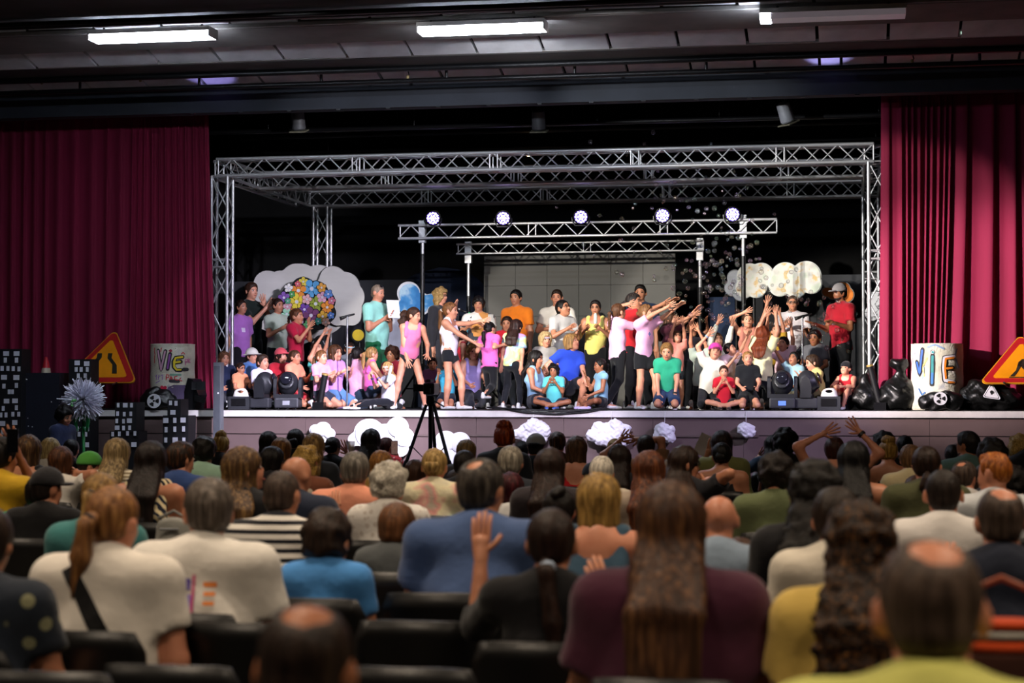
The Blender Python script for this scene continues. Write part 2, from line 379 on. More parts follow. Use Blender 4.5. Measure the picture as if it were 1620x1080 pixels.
# ceiling light panels
M_LED = plain('ffffff', .5, 0, 0, bump=0, emit=('e2ecff', 85.0)); M_CASE = plain('b9b4ae', .5, .3, .1)
def light_panel(px0, px1, py, Y, label, yaw=0.0, lit=True, tilt=0):
    d_ = ray((px0+px1)/2, py); c = CP+d_*((5.80-CAMZ)/d_.z); L = (px1-px0)/SCL((px0+px1)/2, c.y)
    t = thing('light_panel', label, 'ceiling light', c, yaw)
    t.rotation_euler[0] = tilt
    MB().box((0, 0, .035), (L, .30, .05)).build('housing', M_CASE, t)
    if lit:
        MB().box((0, 0, -.02), (L-.03, .28, .06)).build('diffuser', M_LED, t)
        for e_ in (-1, 1): MB().box((e_*(L/2-.008), 0, -.02), (.016, .29, .07)).build('end_cap', M_CASE, t)
    else:
        MB().box((.04, 0, -.02), (L-.1, .28, .07)).build('diffuser', plain('b8b0b8', .4, 0, .05, emit=('b8a8b0', .16)), t); MB().box((-L/2+.06, 0, -.02), (.12, .28, .07)).build('lit_end', M_LED, t)
    for s in (-.6, .6): rod('bracket', (s, 0, .06), (s, 0, .11), .015, t, M_BLACKM)
    if lit: area('panel_light', c+Vector((0, 0, -.06)), 12, (.92, .96, 1.0), L-.05, .25)
light_panel(140, 343, 56, -3.3, 'long white ceiling light panel at upper left, above the left curtain')
light_panel(660, 866, 44, -3.45, 'long white ceiling light panel hanging in the middle of the ceiling')
light_panel(1203, 1432, 22, -3.6, 'long ceiling light panel at upper right, lit only at its left end', 0.0, False)
t = thing('exit_light', 'small flat emergency light strip under the beam at upper right', 'light', P(1535, 52, -2.0))
MB().box((0, 0, 0), (.26, .1, .07)).build('housing', M_CASE, t); MB().box((0, -.055, -.005), (.22, .01, .03)).build('tube', plain('d9ffe8', emit=('d9ffe8', 1.5), bump=0), t)

# ================================================================== stage platform
stg = thing('stage_platform', 'wide raised stage with dark deck, pale nosing and brownish panelled front', 'stage', (0, 0, 0))
MB().box((-4.9, 4.5, ST-.04), (14.6, 9.0, .08)).build('deck', M_DECK, stg)
MB().box((-4.9, -.02, ST-.055), (14.6, .05, .085)).build('nosing', plain('d8d4d0', .6, 0, .1, 5, .2), stg)
x = -12.2
pan = MB().box((0, 0, 0), (1.196, .04, .235)).build('x', M_FASC); pa = pan.data; bpy.data.objects.remove(pan)
pan = MB().box((0, 0, 0), (1.196, .04, 1.155)).build('x', M_FASC); pc = pan.data; bpy.data.objects.remove(pan)
for k in range(12):
    ob('upper_panel', pa, stg, (x+.6+k*1.2, .02, ST-.215)); ob('lower_panel', pc, stg, (x+.6+k*1.2, .025, .508))
MB().box((-4.9, .3, .7), (14.4, .04, 1.3)).build('frame', M_BLACK, stg)
for x0, x1 in ((-6.2, -4.6), (-4.5, -1.2)): MB().box(((x0+x1)/2, -.005, ST-.345), (x1-x0, .03, .03)).build('batten', plain('5d4d49'), stg)
# ================================================================== curtains
M_CURT = plain('820936', .85, 0, .12, 3, .2, (1, 1, .15))
def curtain(name, label, Y, zt, zb, cols, free=0):
    """cols: list of (x_top, x_bottom, y offset) along the width"""
    rows = 16; V = []; F = []
    for i, (xt, xb, yo) in enumerate(cols):
        for r in range(rows+1):
            f = r/rows; g = f*f*.55+f*.45
            V.append((xt+(xb-xt)*g, Y+yo*(.55+.45*f), zt+(zb-zt)*f))
    n = rows+1
    for i in range(len(cols)-1):
        for r in range(rows): F.append((i*n+r, i*n+r+1, (i+1)*n+r+1, (i+1)*n+r))
    o = MB().add(V, F).build('cloth', M_CURT, None, True); o.name = 'stage_curtain'; tag(o, label, 'curtain')
    s = o.modifiers.new('thick', 'SOLIDIFY'); s.thickness = .012; return o
def pleats(segs, step=.012):
    """segs: (x0_top,x1_top,x0_bot,x1_bot,n pleats,amp)"""
    out = []
    for (a, b, c, d, n, amp) in segs:
        ph = [0]; 
        for q in range(n): ph.append(ph[-1]+random.uniform(.65, 1.35))
        ph = np.array(ph)/ph[-1]; m = n*10
        for k in range(m):
            q, f = divmod(k, 10); t = ph[q]+(ph[q+1]-ph[q])*f/10
            s = math.sin(f/10*2*PI); yo = -amp*(.6*s+.4*abs(math.sin(f/10*PI))**.5*2-.4)
            w = (ph[q+1]-ph[q])*(.22*math.sin(f/10*2*PI))
            out.append((a+(b-a)*(t+w*.6), c+(d-c)*(t+w*.6), yo))
    return out
xl = lambda px, Y: P(px, 640, Y).x
Yc = .76
curtain('c', 'dark crimson pleated stage curtain on the left, gathered at its inner edge', Yc, 5.95, ST+.01,
        pleats([(-13.3, xl(205, Yc), -13.3, xl(205, Yc), 14, .05), (xl(205, Yc), xl(328, Yc), xl(200, Yc), xl(346, Yc), 12, .075)]))
curtain('c', 'bright crimson pleated stage curtain on the right, lit by the stage lamps', Yc, 5.95, ST+.01,
        pleats([(xl(1397, Yc), xl(1425, Yc), xl(1389, Yc), xl(1424, Yc), 1, .05), (xl(1425, Yc), xl(1515, Yc), xl(1424, Yc), xl(1495, Yc), 9, .085), (xl(1515, Yc), xl(1625, Yc), xl(1495, Yc), xl(1625, Yc), 3, .085), (xl(1625, Yc), 4.2, xl(1625, Yc), 4.2, 6, .07)]))
# ================================================================== trusses
def truss(label, a, b, up, s=.24, pitch=.24, r=.025, rb=.010, faces=4):
    a = Vector(a); b = Vector(b); e = (b-a).normalized(); up = Vector(up); up = (up-e*up.dot(e)).normalized(); sd = e.cross(up); L = (b-a).length
    t = thing('truss', label, 'truss', a)
    q = [(-s/2, -s/2), (s/2, -s/2), (s/2, s/2), (-s/2, s/2)] if faces == 4 else [(0, -s/2), (0, s/2)]
    pt = lambda i, d: sd*q[i][0]+up*q[i][1]+e*d
    for i in range(len(q)): rod('chord', pt(i, 0), pt(i, L), r, t)
    n = max(2, int(round(L/pitch))); st = L/n
    for fi in range(faces if faces == 4 else 1):
        i, j = (fi, (fi+1) % 4) if faces == 4 else (0, 1)
        flat = faces == 4 and fi in (0, 2)
        nn = n if not flat else n//2; ss = L/nn
        for k in range(nn):
            u, v = (i, j) if k % 2 == 0 else (j, i)
            rod('brace', pt(u, k*ss), pt(v, (k+1)*ss), rb, t)
        for k in range(0, int(L/2)+1): 
            rod('upright', pt(i, min(L, k*2.0+.03)), pt(j, min(L, k*2.0+.03)), rb*1.2, t)
            if k and k*2+.12 < L: rod('upright', pt(i, k*2.0+.14), pt(j, k*2.0+.14), rb*1.2, t)
        rod('upright', pt(i, L), pt(j, L), rb*1.2, t)
    return t
XL, XR, YF, YB, ZT = -9.02, .32, 1.02, 5.4, 4.92
truss('front crossbeam of the silver lighting truss frame, nearest and highest in view', (XL, YF, ZT), (XR, YF, ZT), (0, 0, 1))
truss('middle crossbeam of the silver lighting truss frame', (XL, 2.7, ZT), (XR, 2.7, ZT), (0, 0, 1))
truss('rear crossbeam of the silver lighting truss frame', (XL, YB, ZT), (XR, YB, ZT), (0, 0, 1))
truss('left side beam of the truss frame, running from front to back', (XL, YF+.14, ZT), (XL, YB-.14, ZT), (0, 0, 1))
truss('right side beam of the truss frame, beside the right curtain', (XR, YF+.14, ZT), (XR, YB-.14, ZT), (0, 0, 1))
truss('front left truss post standing beside the left curtain', (XL+.05, YF, ST+.02), (XL+.05, YF, ZT-.12), (0, 1, 0))
truss('rear left truss post rising behind the big white cloud', (XL+.29, YB, ST+.02), (XL+.29, YB, ZT-.12), (0, 1, 0))
truss('rear right truss post beside the right curtain', (XR, YB, ST+.02), (XR, YB, ZT-.12), (0, 1, 0))
truss('front right truss post hidden mostly by the right curtain', (XR+.05, YF, ST+.02), (XR+.05, YF, ZT-.12), (0, 1, 0))
def lamp_stand(label, x, Y, ztop, zm):
    t = thing('lighting_stand', label, 'stand', (x, Y, ST))
    rod('mast', (0, 0, .25), (0, 0, zm-ST), .035, t, M_BLACKM); rod('inner_mast', (0, 0, zm-ST), (0, 0, ztop-ST), .026, t, M_ALU)
    MB().box((0, 0, ztop-ST-.16), (.10, .10, .34)).build('clamp', M_ALU, t)
    for k in range(3):
        a = k*2*PI/3+.5; rod('leg', (0, 0, .7), (.62*math.cos(a), .62*math.sin(a), .02), .016, t, M_BLACKM)
        rod('strut', (0, 0, .3), (.36*math.cos(a), .36*math.sin(a), .30), .01, t, M_BLACKM)
b1 = truss('flat lighting bar truss carrying five round lamps', P(630, 367, 3.0), P(1229, 357, 3.0), (0, 0, 1), .20, .2, .02, .009, 2)
b2 = truss('lower flat bar truss above the grey screen', P(722, 394, 4.0), P(1113, 388, 4.0), (0, 0, 1), .15, .17, .016, .008, 2)
for px, Y, zt, zm, n in ((668, 3.1, 4.3, 3.8, 'left stand under the five lamp bar'), (1177, 3.1, 4.3, 3.7, 'right stand under the five lamp bar'), (741, 4.1, 4.05, 3.2, 'left stand under the lower bar truss'), (1108, 4.1, 4.05, 3.3, 'right stand under the lower bar truss')):
    lamp_stand('tripod lighting mast, ' + n, xl(px, Y), Y, zt, zm)
M_VLED = plain('ffffff', .5, 0, 0, bump=0, emit=('c4b0ff', 26.0)); M_LENS = plain('2a2440', .2, 0, .1, emit=('7a5cff', .6), bump=0)
for i, (px, py) in enumerate(((685, 345), (796, 345), (919, 343), (1048, 341), (1159, 339))):
    c = P(px, py, 2.95); t = thing('par_lamp', ['leftmost', 'second from left', 'middle', 'fourth from left', 'rightmost'][i] + ' round white violet stage lamp on the lighting bar', 'stage lamp', c, 0, 'round lamps on the lighting bar')
    ax = Vector((.1, -1, -.25)).normalized()
    MB().lathe([(.06, -.2), (.1, -.16), (.115, -.02), (.12, .0), (.10, .005)], 20, (0, 0, 0), ax).build('can', M_BLACKM, t, 'auto')
    MB().lathe([(.1, .002), (.1, .006)], 20, (0, 0, 0), ax).build('lens_plate', M_LENS, t)
    R = ax.to_track_quat('Z', 'Y').to_matrix()
    for rr, nn in ((0, 1), (.04, 6), (.078, 12)):
        for k in range(nn):
            v = R @ Vector((rr*math.cos(2*PI*k/nn), rr*math.sin(2*PI*k/nn), .008)); MB().lathe([(.014, 0), (.012, .006)], 8, v, ax).build('led', M_VLED, t)
    MB().tube([(-.135, 0, 0), (-.135, 0, -.05), (-.09, 0, -.13), (.09, 0, -.13), (.135, 0, -.05), (.135, 0, 0)], .01, 5).build('yoke', M_BLACKM, t)
for px, py, n in ((852, 192, 'middle'), (1243, 180, 'right'), (472, 192, 'left')):
    c = P(px, py, .9); t = thing('theatre_spotlight', f'old grey theatre spotlight can hanging below the beam, {n} one', 'stage lamp', c)
    ax = Vector((.3 if px > 1000 else 0, .3, -1)).normalized(); m_ = plain('9a9ca0' if px > 1000 else '5a5a5c', .5, .2, .2)
    MB().lathe([(.04, -.17), (.09, -.14), (.1, .10), (.085, .12)], 16, (0, 0, 0), ax).build('can', m_, t, 'auto')
    MB().box(ax*.14, (.24, .2, .015), ax.to_track_quat('Z', 'Y').to_matrix()).build('colour_frame', plain('7a7560'), t)
    rod('yoke', (0, 0, .05), (0, 0, .5), .015, t, M_BLACKM)
t = thing('bare_bulb', 'tiny warm lit bulb behind the front truss beam', 'lamp', P(836, 244, 3.4)); MB().lathe([(.01, .05), (.03, .02), (.035, 0), (.02, -.03)], 10).build('bulb', plain('ffd9a0', bump=0, emit=('ffc98a', 12)), t, True)
rod('cable', (0, 0, .05), (0, 0, 1.5), .006, t, M_CABLE)
# fly bars and ducts in the dark above the truss
for k, (Y, z) in enumerate(((1.4, 5.5), (2.2, 5.65), (3.4, 5.7), (4.6, 5.6), (6, 5.7))):
    t = thing('fly_bar', ['first', 'second', 'third', 'fourth', 'rearmost'][k] + ' dark fly bar above the truss, counted from the front', 'bar', (-4, Y, z)); rod('pipe', (-5.5, 0, 0), (5.5, 0, 0), .035, t, M_BLACKM)
    for j in range(5): rod('hanger', (-4.4+j*2.2, 0, 0), (-4.4+j*2.2, 0, 2.6), .006, t, M_BLACKM)
# ================================================================== backdrop
t = thing('video_wall', 'grey switched-off video wall of square panels at centre back', 'screen', (-4.325, 5.05, ST))
sm = MB().box((0, 0, 0), (.515, .06, .495)).build('x', plain('504e49', .6, 0, .05, 3, .05)); sme = sm.data; bpy.data.objects.remove(sm)
for i in range(6):
    for j in range(5): ob('panel', sme, t, (-1.3+i*.521, random.uniform(-.003, .003), .25+j*.5-.02))
MB().box((0, .1, 1.2), (3.1, .08, 2.4)).build('frame', M_BLACKM, t)
M_GREY = plain('35363a', .8, 0, .12, 2, .15)
def flat(label, px0, px1, pyt, Y, m, arch=False):
    a = P(px0, pyt, Y); b = P(px1, pyt, Y); w_ = b.x-a.x; h = a.z-ST
    t = thing('scenery_flat', label, 'panel', ((a.x+b.x)/2, Y, ST)); n = max(1, round(w_/1.22)); s = w_/n
    if arch:
        pts = [(-w_/2, 0), (w_/2, 0), (w_/2, h*.8)] + [(w_/2*math.cos(q*PI/2/8), h*.8+h*.2*math.sin(q*PI/2/8)) for q in range(1, 9)] + [(-w_/4, h*.96), (-w_/2, h*.85)]
        MB().prism(pts, (0, 0, 0), (1, 0, 0), (0, 0, 1), .03).build('board', m, t)
    else:
        for k in range(n): MB().box((-w_/2+s*(k+.5), random.uniform(-.01, .01), h/2), (s-.008, .03, h)).build('board', m, t)
    for k in range(2): rod('brace', (-w_/3+k*w_*.66, .03, h*.7), (-w_/3+k*w_*.66, .7, .02), .02, t, M_BLACKM)
flat('low dark grey scenery wall behind the white cloud on the left', 330, 655, 446, 6.2, M_GREY)
flat('low dark grey scenery wall behind the bearded person on the right', 1190, 1395, 436, 6.2, M_GREY)
flat('dark blue arched scenery board left of the grey screen', 622, 770, 424, 6.6, plain('1b2740', .8, 0, .2), True)
flat('dark blue upright scenery board right of the grey screen', 1120, 1165, 470, 6.4, plain('1d3050', .8, 0, .2))
def union_outline(c, circ, n=90):
    out = []
    for k in range(n):
        a = 2*PI*k/n; dx, dy = math.cos(a), math.sin(a); best = .02
        for (x, y, r) in circ:
            ex, ey = x-c[0], y-c[1]; pr = ex*dx+ey*dy; q = r*r-(ex*ex+ey*ey-pr*pr)
            if q > 0: best = max(best, pr+math.sqrt(q))
        out.append((c[0]+dx*best, c[1]+dy*best))
    return out
def board(name, parent, px_poly, Y, m, depth=.03, org=None):
    pts = [P(x, y, Y) for x, y in px_poly]; o = org or Vector((0, 0, 0))
    poly = [(p.x-o.x, p.z-o.z) for p in pts]
    return MB().prism(poly[::-1], (0, Y-o.y, 0), (1, 0, 0), (0, 0, 1), -depth if False else depth).build(name, m, parent)
M_CLOUD = plain('cfccc6', .8, 0, .08, 1.5, .15, (1, 1, 3)); M_OUTL = plain('0c0c0e', .8)
org = P(490, 560, 4.3); org.z = ST
t = thing('cloud_cutout', 'big off white plywood cloud of several lobes behind the flower painting', 'cloud', org)
left = union_outline((470, 475), [(424, 450, 22), (445, 452, 24), (470, 442, 25), (478, 440, 23), (505, 444, 25), (430, 490, 34), (470, 500, 45), (510, 490, 40)])
board('rear_board', t, left, 4.30, M_CLOUD, .03, org)
right = union_outline((535, 470), [(527, 442, 21), (545, 455, 25), (552, 470, 25), (548, 490, 25), (525, 480, 28), (520, 462, 25), (535, 500, 15), (557, 500, 15)])
board('outline', t, [(535+(x-535)*1.02, 470+(y-470)*1.02) for x, y in right], 4.245, M_OUTL, .02, org); board('front_board', t, right, 4.21, M_CLOUD, .03, org)
for c in (((410, 465), 18), ((550, 478), 20)):
    pass
rod('post', (0, .05, 0), (0, .05, 1.0), .03, t, M_BLACKM); rod('post', (.5, .05, 0), (.5, .05, .8), .03, t, M_BLACKM)
org = P(490, 560, 3.9); org.z = ST
t = thing('flower_cloud_cutout', 'cloud shaped board covered with painted colourful outlined flowers', 'painting', org)
fc = [(480, 457, 19), (461, 470, 17), (449, 487, 15), (500, 464, 20), (514, 477, 17), (517, 495, 15), (484, 492, 32), (505, 503, 19), (455, 503, 14)]
fo = union_outline((485, 482), fc)
board('board', t, fo, 3.9, M_OUTL, .03, org)
FL = [(630, 115, 34, 'e6cf4a'), (690, 165, 66, '5aa0cf'), (595, 178, 58, 'e08a30'), (583, 258, 60, 'e2cc3e'), (525, 160, 32, 'e8e4e0'), (590, 130, 22, 'd0606a'), (718, 272, 58, '8a9a30'), (765, 225, 40, 'd9a0b8'), (655, 240, 36, 'dba8a8'), (638, 312, 42, '6a3f98'), (685, 355, 60, '6a3560'), (800, 297, 46, 'e08a2c'), (760, 157, 34, 'e0a040'), (808, 202, 32, '5a86c8'), (832, 250, 28, 'c87088'), (548, 203, 24, '4a9a50'), (492, 228, 42, '7a50a0'), (517, 292, 36, 'cf9aa8'), (512, 345, 40, '9ad0b0'), (768, 362, 40, 'd0a030'), (826, 355, 26, '4a70b0'), (736, 396, 26, '3a9a8a'), (790, 402, 30, 'd8a898'), (520, 252, 22, '50a080'), (560, 330, 30, 'b06a30'), (600, 390, 34, 'c8a0c0'), (660, 420, 30, '58a060')]
for (cx, cy, r, col) in FL:
    px, py, rp = 340+cx/4.5, 420+cy/4.5, r/4.5
    fi = FL.index((cx, cy, r, col)); dep = .004
    c0 = P(px, py, 3.868-.0022*fi); sc_ = SCL(px, 3.9); rr = rp/sc_*1.1; a0 = random.random(); fl_ = None
    for k_, (m_, q_, z_) in enumerate(((M_OUTL, .43, 0), (plain(col, .6), .345, .003))):
        f_ = MB()
        for q in range(5):
            a = a0+q*2*PI/5; f_.lathe([(rr*q_, 0), (rr*q_, dep)], 12, c0-org+Vector((math.cos(a)*rr*.6, -z_, math.sin(a)*rr*.6)), Vector((0, -1, 0)))
        f_.lathe([(rr*.3, 0), (rr*.3, dep)], 12, c0-org+Vector((0, -z_, 0)), Vector((0, -1, 0)))
        o = f_.build('flower' if k_ else 'flower_outline', m_, t if k_ == 0 else fl_); fl_ = fl_ or o
    MB().lathe([(rr*.2, 0), (rr*.2, dep+.004)], 10, c0-org, Vector((0, -1, 0))).build('flower_centre', plain('d0d0d8'), fl_)
rod('post', (0, .05, 0), (0, .05, .8), .03, t, M_BLACKM)
def cloud_set(label, circs, Y, fill, edge, cen, grow=1.06, post=True, cat='cloud', name='cloud_cutout', inner=None):
    org = P(cen[0], 600, Y); org.z = ST; t = thing(name, label, cat, org); o1 = union_outline(cen, circs)
    board('backing', t, [(cen[0]+(x-cen[0])*grow, cen[1]+(y-cen[1])*grow) for x, y in o1], Y+.03, edge, .03, org); board('painted_face', t, o1, Y, fill, .02, org)
    if inner: board('inner_patch', t, union_outline(inner[0], inner[1]), Y-.01, inner[2], .008, org)
    if post: rod('post', (0, .07, 0), (0, .07, P(cen[0], cen[1], Y).z-ST), .025, t, M_BLACKM)
def blotch(name, stops, scale):
    m, nt, b = newmat(name); co = coords(nt); n = nd(nt, 'ShaderNodeTexNoise', Scale=scale, Detail=3.0); nt.links.new(co, n.inputs['Vector'])
    nt.links.new(ramp(nt, n.outputs[0], [(p, lin(c)) for p, c in stops]), b.inputs['Base Color']); b.inputs['Roughness'].default_value = .7; return m
M_BLUEC = blotch('blue_paint', [(.35, '2f7fc4'), (.5, '4a9ad8'), (.62, 'bfe0f0'), (.72, '3a86c0')], 4)
M_PAST = blotch('pastel_paint', [(.36, 'd8e0cc'), (.46, 'e9e6dc'), (.54, 'eae7de'), (.60, 'e8c27a'), (.66, 'e6e4da'), (.74, 'b8c8d4')], 5)
cloud_set('blue painted cloud board with white edge behind the sheet reader', [(648, 465, 16), (662, 480, 17), (645, 485, 15), (680, 475, 10)], 4.6, M_BLUEC, plain('e4e6ea'), (655, 475), 1.14)
cloud_set('left one of two pastel blotched white clouds at upper right', [(1187, 438, 20), (1204, 436, 19), (1196, 452, 18), (1180, 455, 15)], 4.6, M_PAST, plain('e4e4e0'), (1193, 445), 1.05)
cloud_set('right one of two pastel blotched white clouds at upper right', [(1243, 438, 22), (1275, 437, 23), (1235, 450, 18), (1258, 452, 19), (1283, 448, 16)], 4.5, M_PAST, plain('e4e4e0'), (1258, 444), 1.04)
cloud_set('grey white rounded cloud edge left of the pastel clouds', [(1163, 440, 12), (1160, 455, 13), (1172, 462, 13)], 4.75, plain('b9bcc4'), plain('8a8d94'), (1165, 452), 1.06)
cloud_set('bright orange fish shaped board behind the bearded person', [(1333, 458, 12), (1338, 466, 12), (1318, 464, 9), (1308, 462, 7)], 5.2, plain('f0821e', .6), plain('d0d0d0'), (1328, 462), 1.07, True, 'board', 'fish_cutout')
cloud_set('white board with black swirls at the edge of the right curtain', [(1385, 475, 14), (1380, 495, 12), (1392, 485, 12)], 5.0, blotch('swirl', [(.4, 'd8d8dc'), (.52, 'd8d8dc'), (.54, '202024'), (.58, 'd8d8dc')], 6), M_OUTL, (1386, 485), 1.06, True, 'board', 'swirl_cutout')
cloud_set('round black board with yellow face left of the mint polo', [(567, 530, 9)], 3.7, plain('d8b81c'), M_OUTL, (567, 530), 1.25, True, 'board', 'round_cutout')
cloud_set('tall white rounded board behind the person reading a sheet', [(622, 505, 16), (622, 530, 17), (624, 555, 17)], 3.3, plain('c9ccd4'), M_OUTL, (622, 528), 1.05, True, 'board', 'white_cutout')
# ================================================================== props on and before the stage
def stroke(mb, pts, wd, pos, eps, mi=0):
    """flat painted stroke along 2D points; pos(u,v,eps) gives the surface point"""
    q = []
    for i in range(len(pts)-1):
        (a, b), (c, d) = pts[i], pts[i+1]; n = max(1, int(math.hypot(c-a, d-b)/.02))
        q += [(a+(c-a)*k/n, b+(d-b)*k/n) for k in range(n)]
    q.append(pts[-1]); q2 = []
    a, b = q[0], q[min(1, len(q)-1)]
    V = []; F = []
    for i, (x, y) in enumerate(q):
        p0 = q[max(0, i-1)]; p1 = q[min(len(q)-1, i+1)]; dx, dy = p1[0]-p0[0], p1[1]-p0[1]; l = math.hypot(dx, dy) or 1; nx, ny = -dy/l*wd/2, dx/l*wd/2
        V += [pos(x+nx, y+ny, eps), pos(x-nx, y-ny, eps)]
    F = [(2*i, 2*i+1, 2*i+3, 2*i+2) for i in range(len(q)-1)]
    mb.add(V, F, mi)
    for (x, y) in (q[0], q[-1]):
        ring = [pos(x+wd/2*math.cos(k*PI/4), y+wd/2*math.sin(k*PI/4), eps) for k in range(8)]; mb.add(ring, [tuple(range(8))], mi)
def paper(name, tint):
    m, nt, b = newmat(name); co = coords(nt)
    n = nd(nt, 'ShaderNodeTexNoise', Scale=5.0, Detail=5.0); nt.links.new(co, n.inputs['Vector'])
    out = ramp(nt, n.outputs[0], [(.3, lin('b8b39f')), (.45, lin(tint)), (.6, lin('dcd8c8')), (.72, lin('9aa0a8'))])
    nt.links.new(out, b.inputs['Base Color']); b.inputs['Roughness'].default_value = .75
    n2 = nd(nt, 'ShaderNodeTexNoise', Scale=20.0, Detail=4.0, Distortion=1.5); nt.links.new(co, n2.inputs['Vector'])
    bp = nd(nt, 'ShaderNodeBump', Strength=.6, Distance=.02); nt.links.new(n2.outputs[0], bp.inputs['Height']); nt.links.new(bp.outputs[0], b.inputs['Normal']); return m
def barrel(label, px, Y, R_, H_, letters, balls):
    c = P(px, 640, Y); c.z = ST; t = thing('painted_barrel', label, 'barrel', c); az = math.atan2(c.x, c.y-CAMY)
    prof = [(R_*.99, 0), (R_*1.01, .03)] + [(R_*(1+.012*math.sin(k*1.7)), H_*k/10) for k in range(1, 10)] + [(R_*1.0, H_*.985), (R_*1.015, H_), (R_*.97, H_), (R_*.95, H_-.05)]
    MB().lathe(prof, 40).build('paper_body', paper('barrel_paper', 'd4cfb8'), t, True)
    def pos(u, v, eps):
        a = -PI/2 + u/R_ - az*1.0; r = R_*1.014+eps; return Vector((r*math.cos(a), r*math.sin(a), v))
    for col, wd, eps, sts, nm in letters:
        mb = MB()
        for s in sts: stroke(mb, s, wd, pos, eps)
        mb.build(nm, plain(col, .6, 0, .1, bump=0), t)
    for k, (bx, col) in enumerate(balls):
        o = MB().lathe([(.001, -.04), (.025, -.03), (.04, 0), (.025, .03), (.001, .04)], 12).build('ball', plain(col, .4), None, True, (c.x+bx, c.y-.12, ST+H_-.03)); tag(o, f'small {["red","orange","yellow"][0 if col=="e02818" else 1 if col=="f07818" else 2]} ball on top of the {"left" if px<500 else "right"} barrel', 'ball')
def z1(x, y): return ((x-390)/9/113.3, (1065-y)/9/113.3)
def L1(*p): return [z1(*q) for q in p]
barrel('white paper covered barrel lettered ViE with red scribbles, before the left curtain', 273, .34, .31, .92, [
    ('141014', .055, .003, [L1((172, 225), (222, 505), (285, 235)), L1((352, 275), (318, 490)), L1((530, 318), (430, 328), (398, 385), (402, 460), (440, 505), (505, 505)), L1((400, 400), (505, 385))], 'letter_outline'),
    ('d9a8c0', .026, .006, [L1((172, 230), (222, 500)), L1((222, 500), (282, 240))], 'letter_v'), ('8a4a9a', .026, .006, [L1((350, 285), (320, 480))], 'letter_i'),
    ('b02848', .022, .005, [L1((345, 228), (362, 215), (375, 232), (358, 242), (345, 228))], 'letter_dot'),
    ('e6cf20', .028, .006, [L1((525, 318), (430, 332), (408, 385), (410, 460), (445, 500), (500, 500)), L1((410, 398), (490, 386))], 'letter_e'),
    ('d02838', .014, .004, [L1((300, 640), (303, 570), (338, 578), (335, 608), (305, 614)), L1((348, 640), (366, 592), (385, 640)), L1((355, 622), (380, 622)), L1((450, 590), (418, 600), (416, 638), (456, 648)), L1((500, 620), (480, 650), (520, 660)), L1((225, 190), (215, 240)), L1((510, 275), (535, 250), (560, 275)), L1((100, 190), (95, 240), (112, 280), (98, 330), (105, 400))], 'red_lettering'),
    ('d860a0', .012, .004, [L1((575, 435), (570, 350), (610, 350), (600, 385), (575, 390)), L1((625, 400), (625, 340), (655, 350), (630, 370), (660, 400))], 'pink_lettering'), ('c82848', .05, .004, [L1((235, 750), (262, 790), (285, 755))], 'red_heart'),
    ('9a70b8', .012, .004, [L1((120, 600), (150, 570), (140, 640)), L1((175, 640), (180, 580), (210, 590), (180, 610)), L1((225, 580), (250, 575), (240, 640)), L1((130, 690), (200, 660))], 'purple_scribble'),
    ('2a2a30', .05, .002, [L1((545, 495), (610, 495)), L1((360, 660), (470, 665))], 'newsprint_block'), ('58486a', .2, .001, [L1((400, 820), (570, 820))], 'newsprint_picture'), ('78a890', .03, .0015, [L1((360, 572), (500, 572))], 'green_band')],
    [(-.13, 'e02818'), (.0, 'f07818')])
def z2(x, y): return ((x-775)/5.4/120.5, (790-y)/5.4/120.5)
def L2(*p): return [z2(*q) for q in p]
barrel('white paper covered barrel lettered ViE in blue, teal and orange, by the right curtain', 1483, .36, .335, .87, [
    ('121218', .06, .003, [L2((585, 380), (620, 490), (650, 275)), L2((738, 330), (730, 570)), L2((738, 298), (740, 300)), L2((925, 335), (835, 345), (825, 430), (835, 540), (930, 555)), L2((830, 435), (910, 430))], 'letter_outline'),
    ('e8e8f0', .044, .0045, [L2((740, 298), (738, 300)), L2((925, 335), (835, 348), (828, 430), (838, 538), (925, 552))], 'letter_highlight'),
    ('3a68c0', .03, .006, [L2((590, 385), (620, 480), (648, 285))], 'letter_v'), ('2a9090', .032, .006, [L2((738, 335), (735, 480)), L2((738, 298), (742, 300))], 'letter_i'), ('3a80c8', .03, .0062, [L2((735, 480), (732, 560))], 'letter_i_foot'),
    ('f08a20', .026, .006, [L2((920, 345), (845, 355), (838, 440), (845, 520)), L2((838, 438), (905, 432)), L2((870, 552), (925, 556))], 'letter_e'),
    ('8aa8c8', .022, .002, [L2((700, 255), (760, 235), (830, 270)), L2((960, 270), (930, 330)), L2((945, 360), (980, 430)), L2((660, 430), (650, 520))], 'blue_scribble'), ('e0d070', .02, .002, [L2((690, 350), (650, 420), (665, 500))], 'yellow_scribble'), ('3a6aa0', .02, .002, [L2((610, 610), (640, 660), (670, 640)), L2((620, 680), (680, 670))], 'blue_scrawl')],
    [(-.11, 'f07818'), (-.02, 'e8c020')])
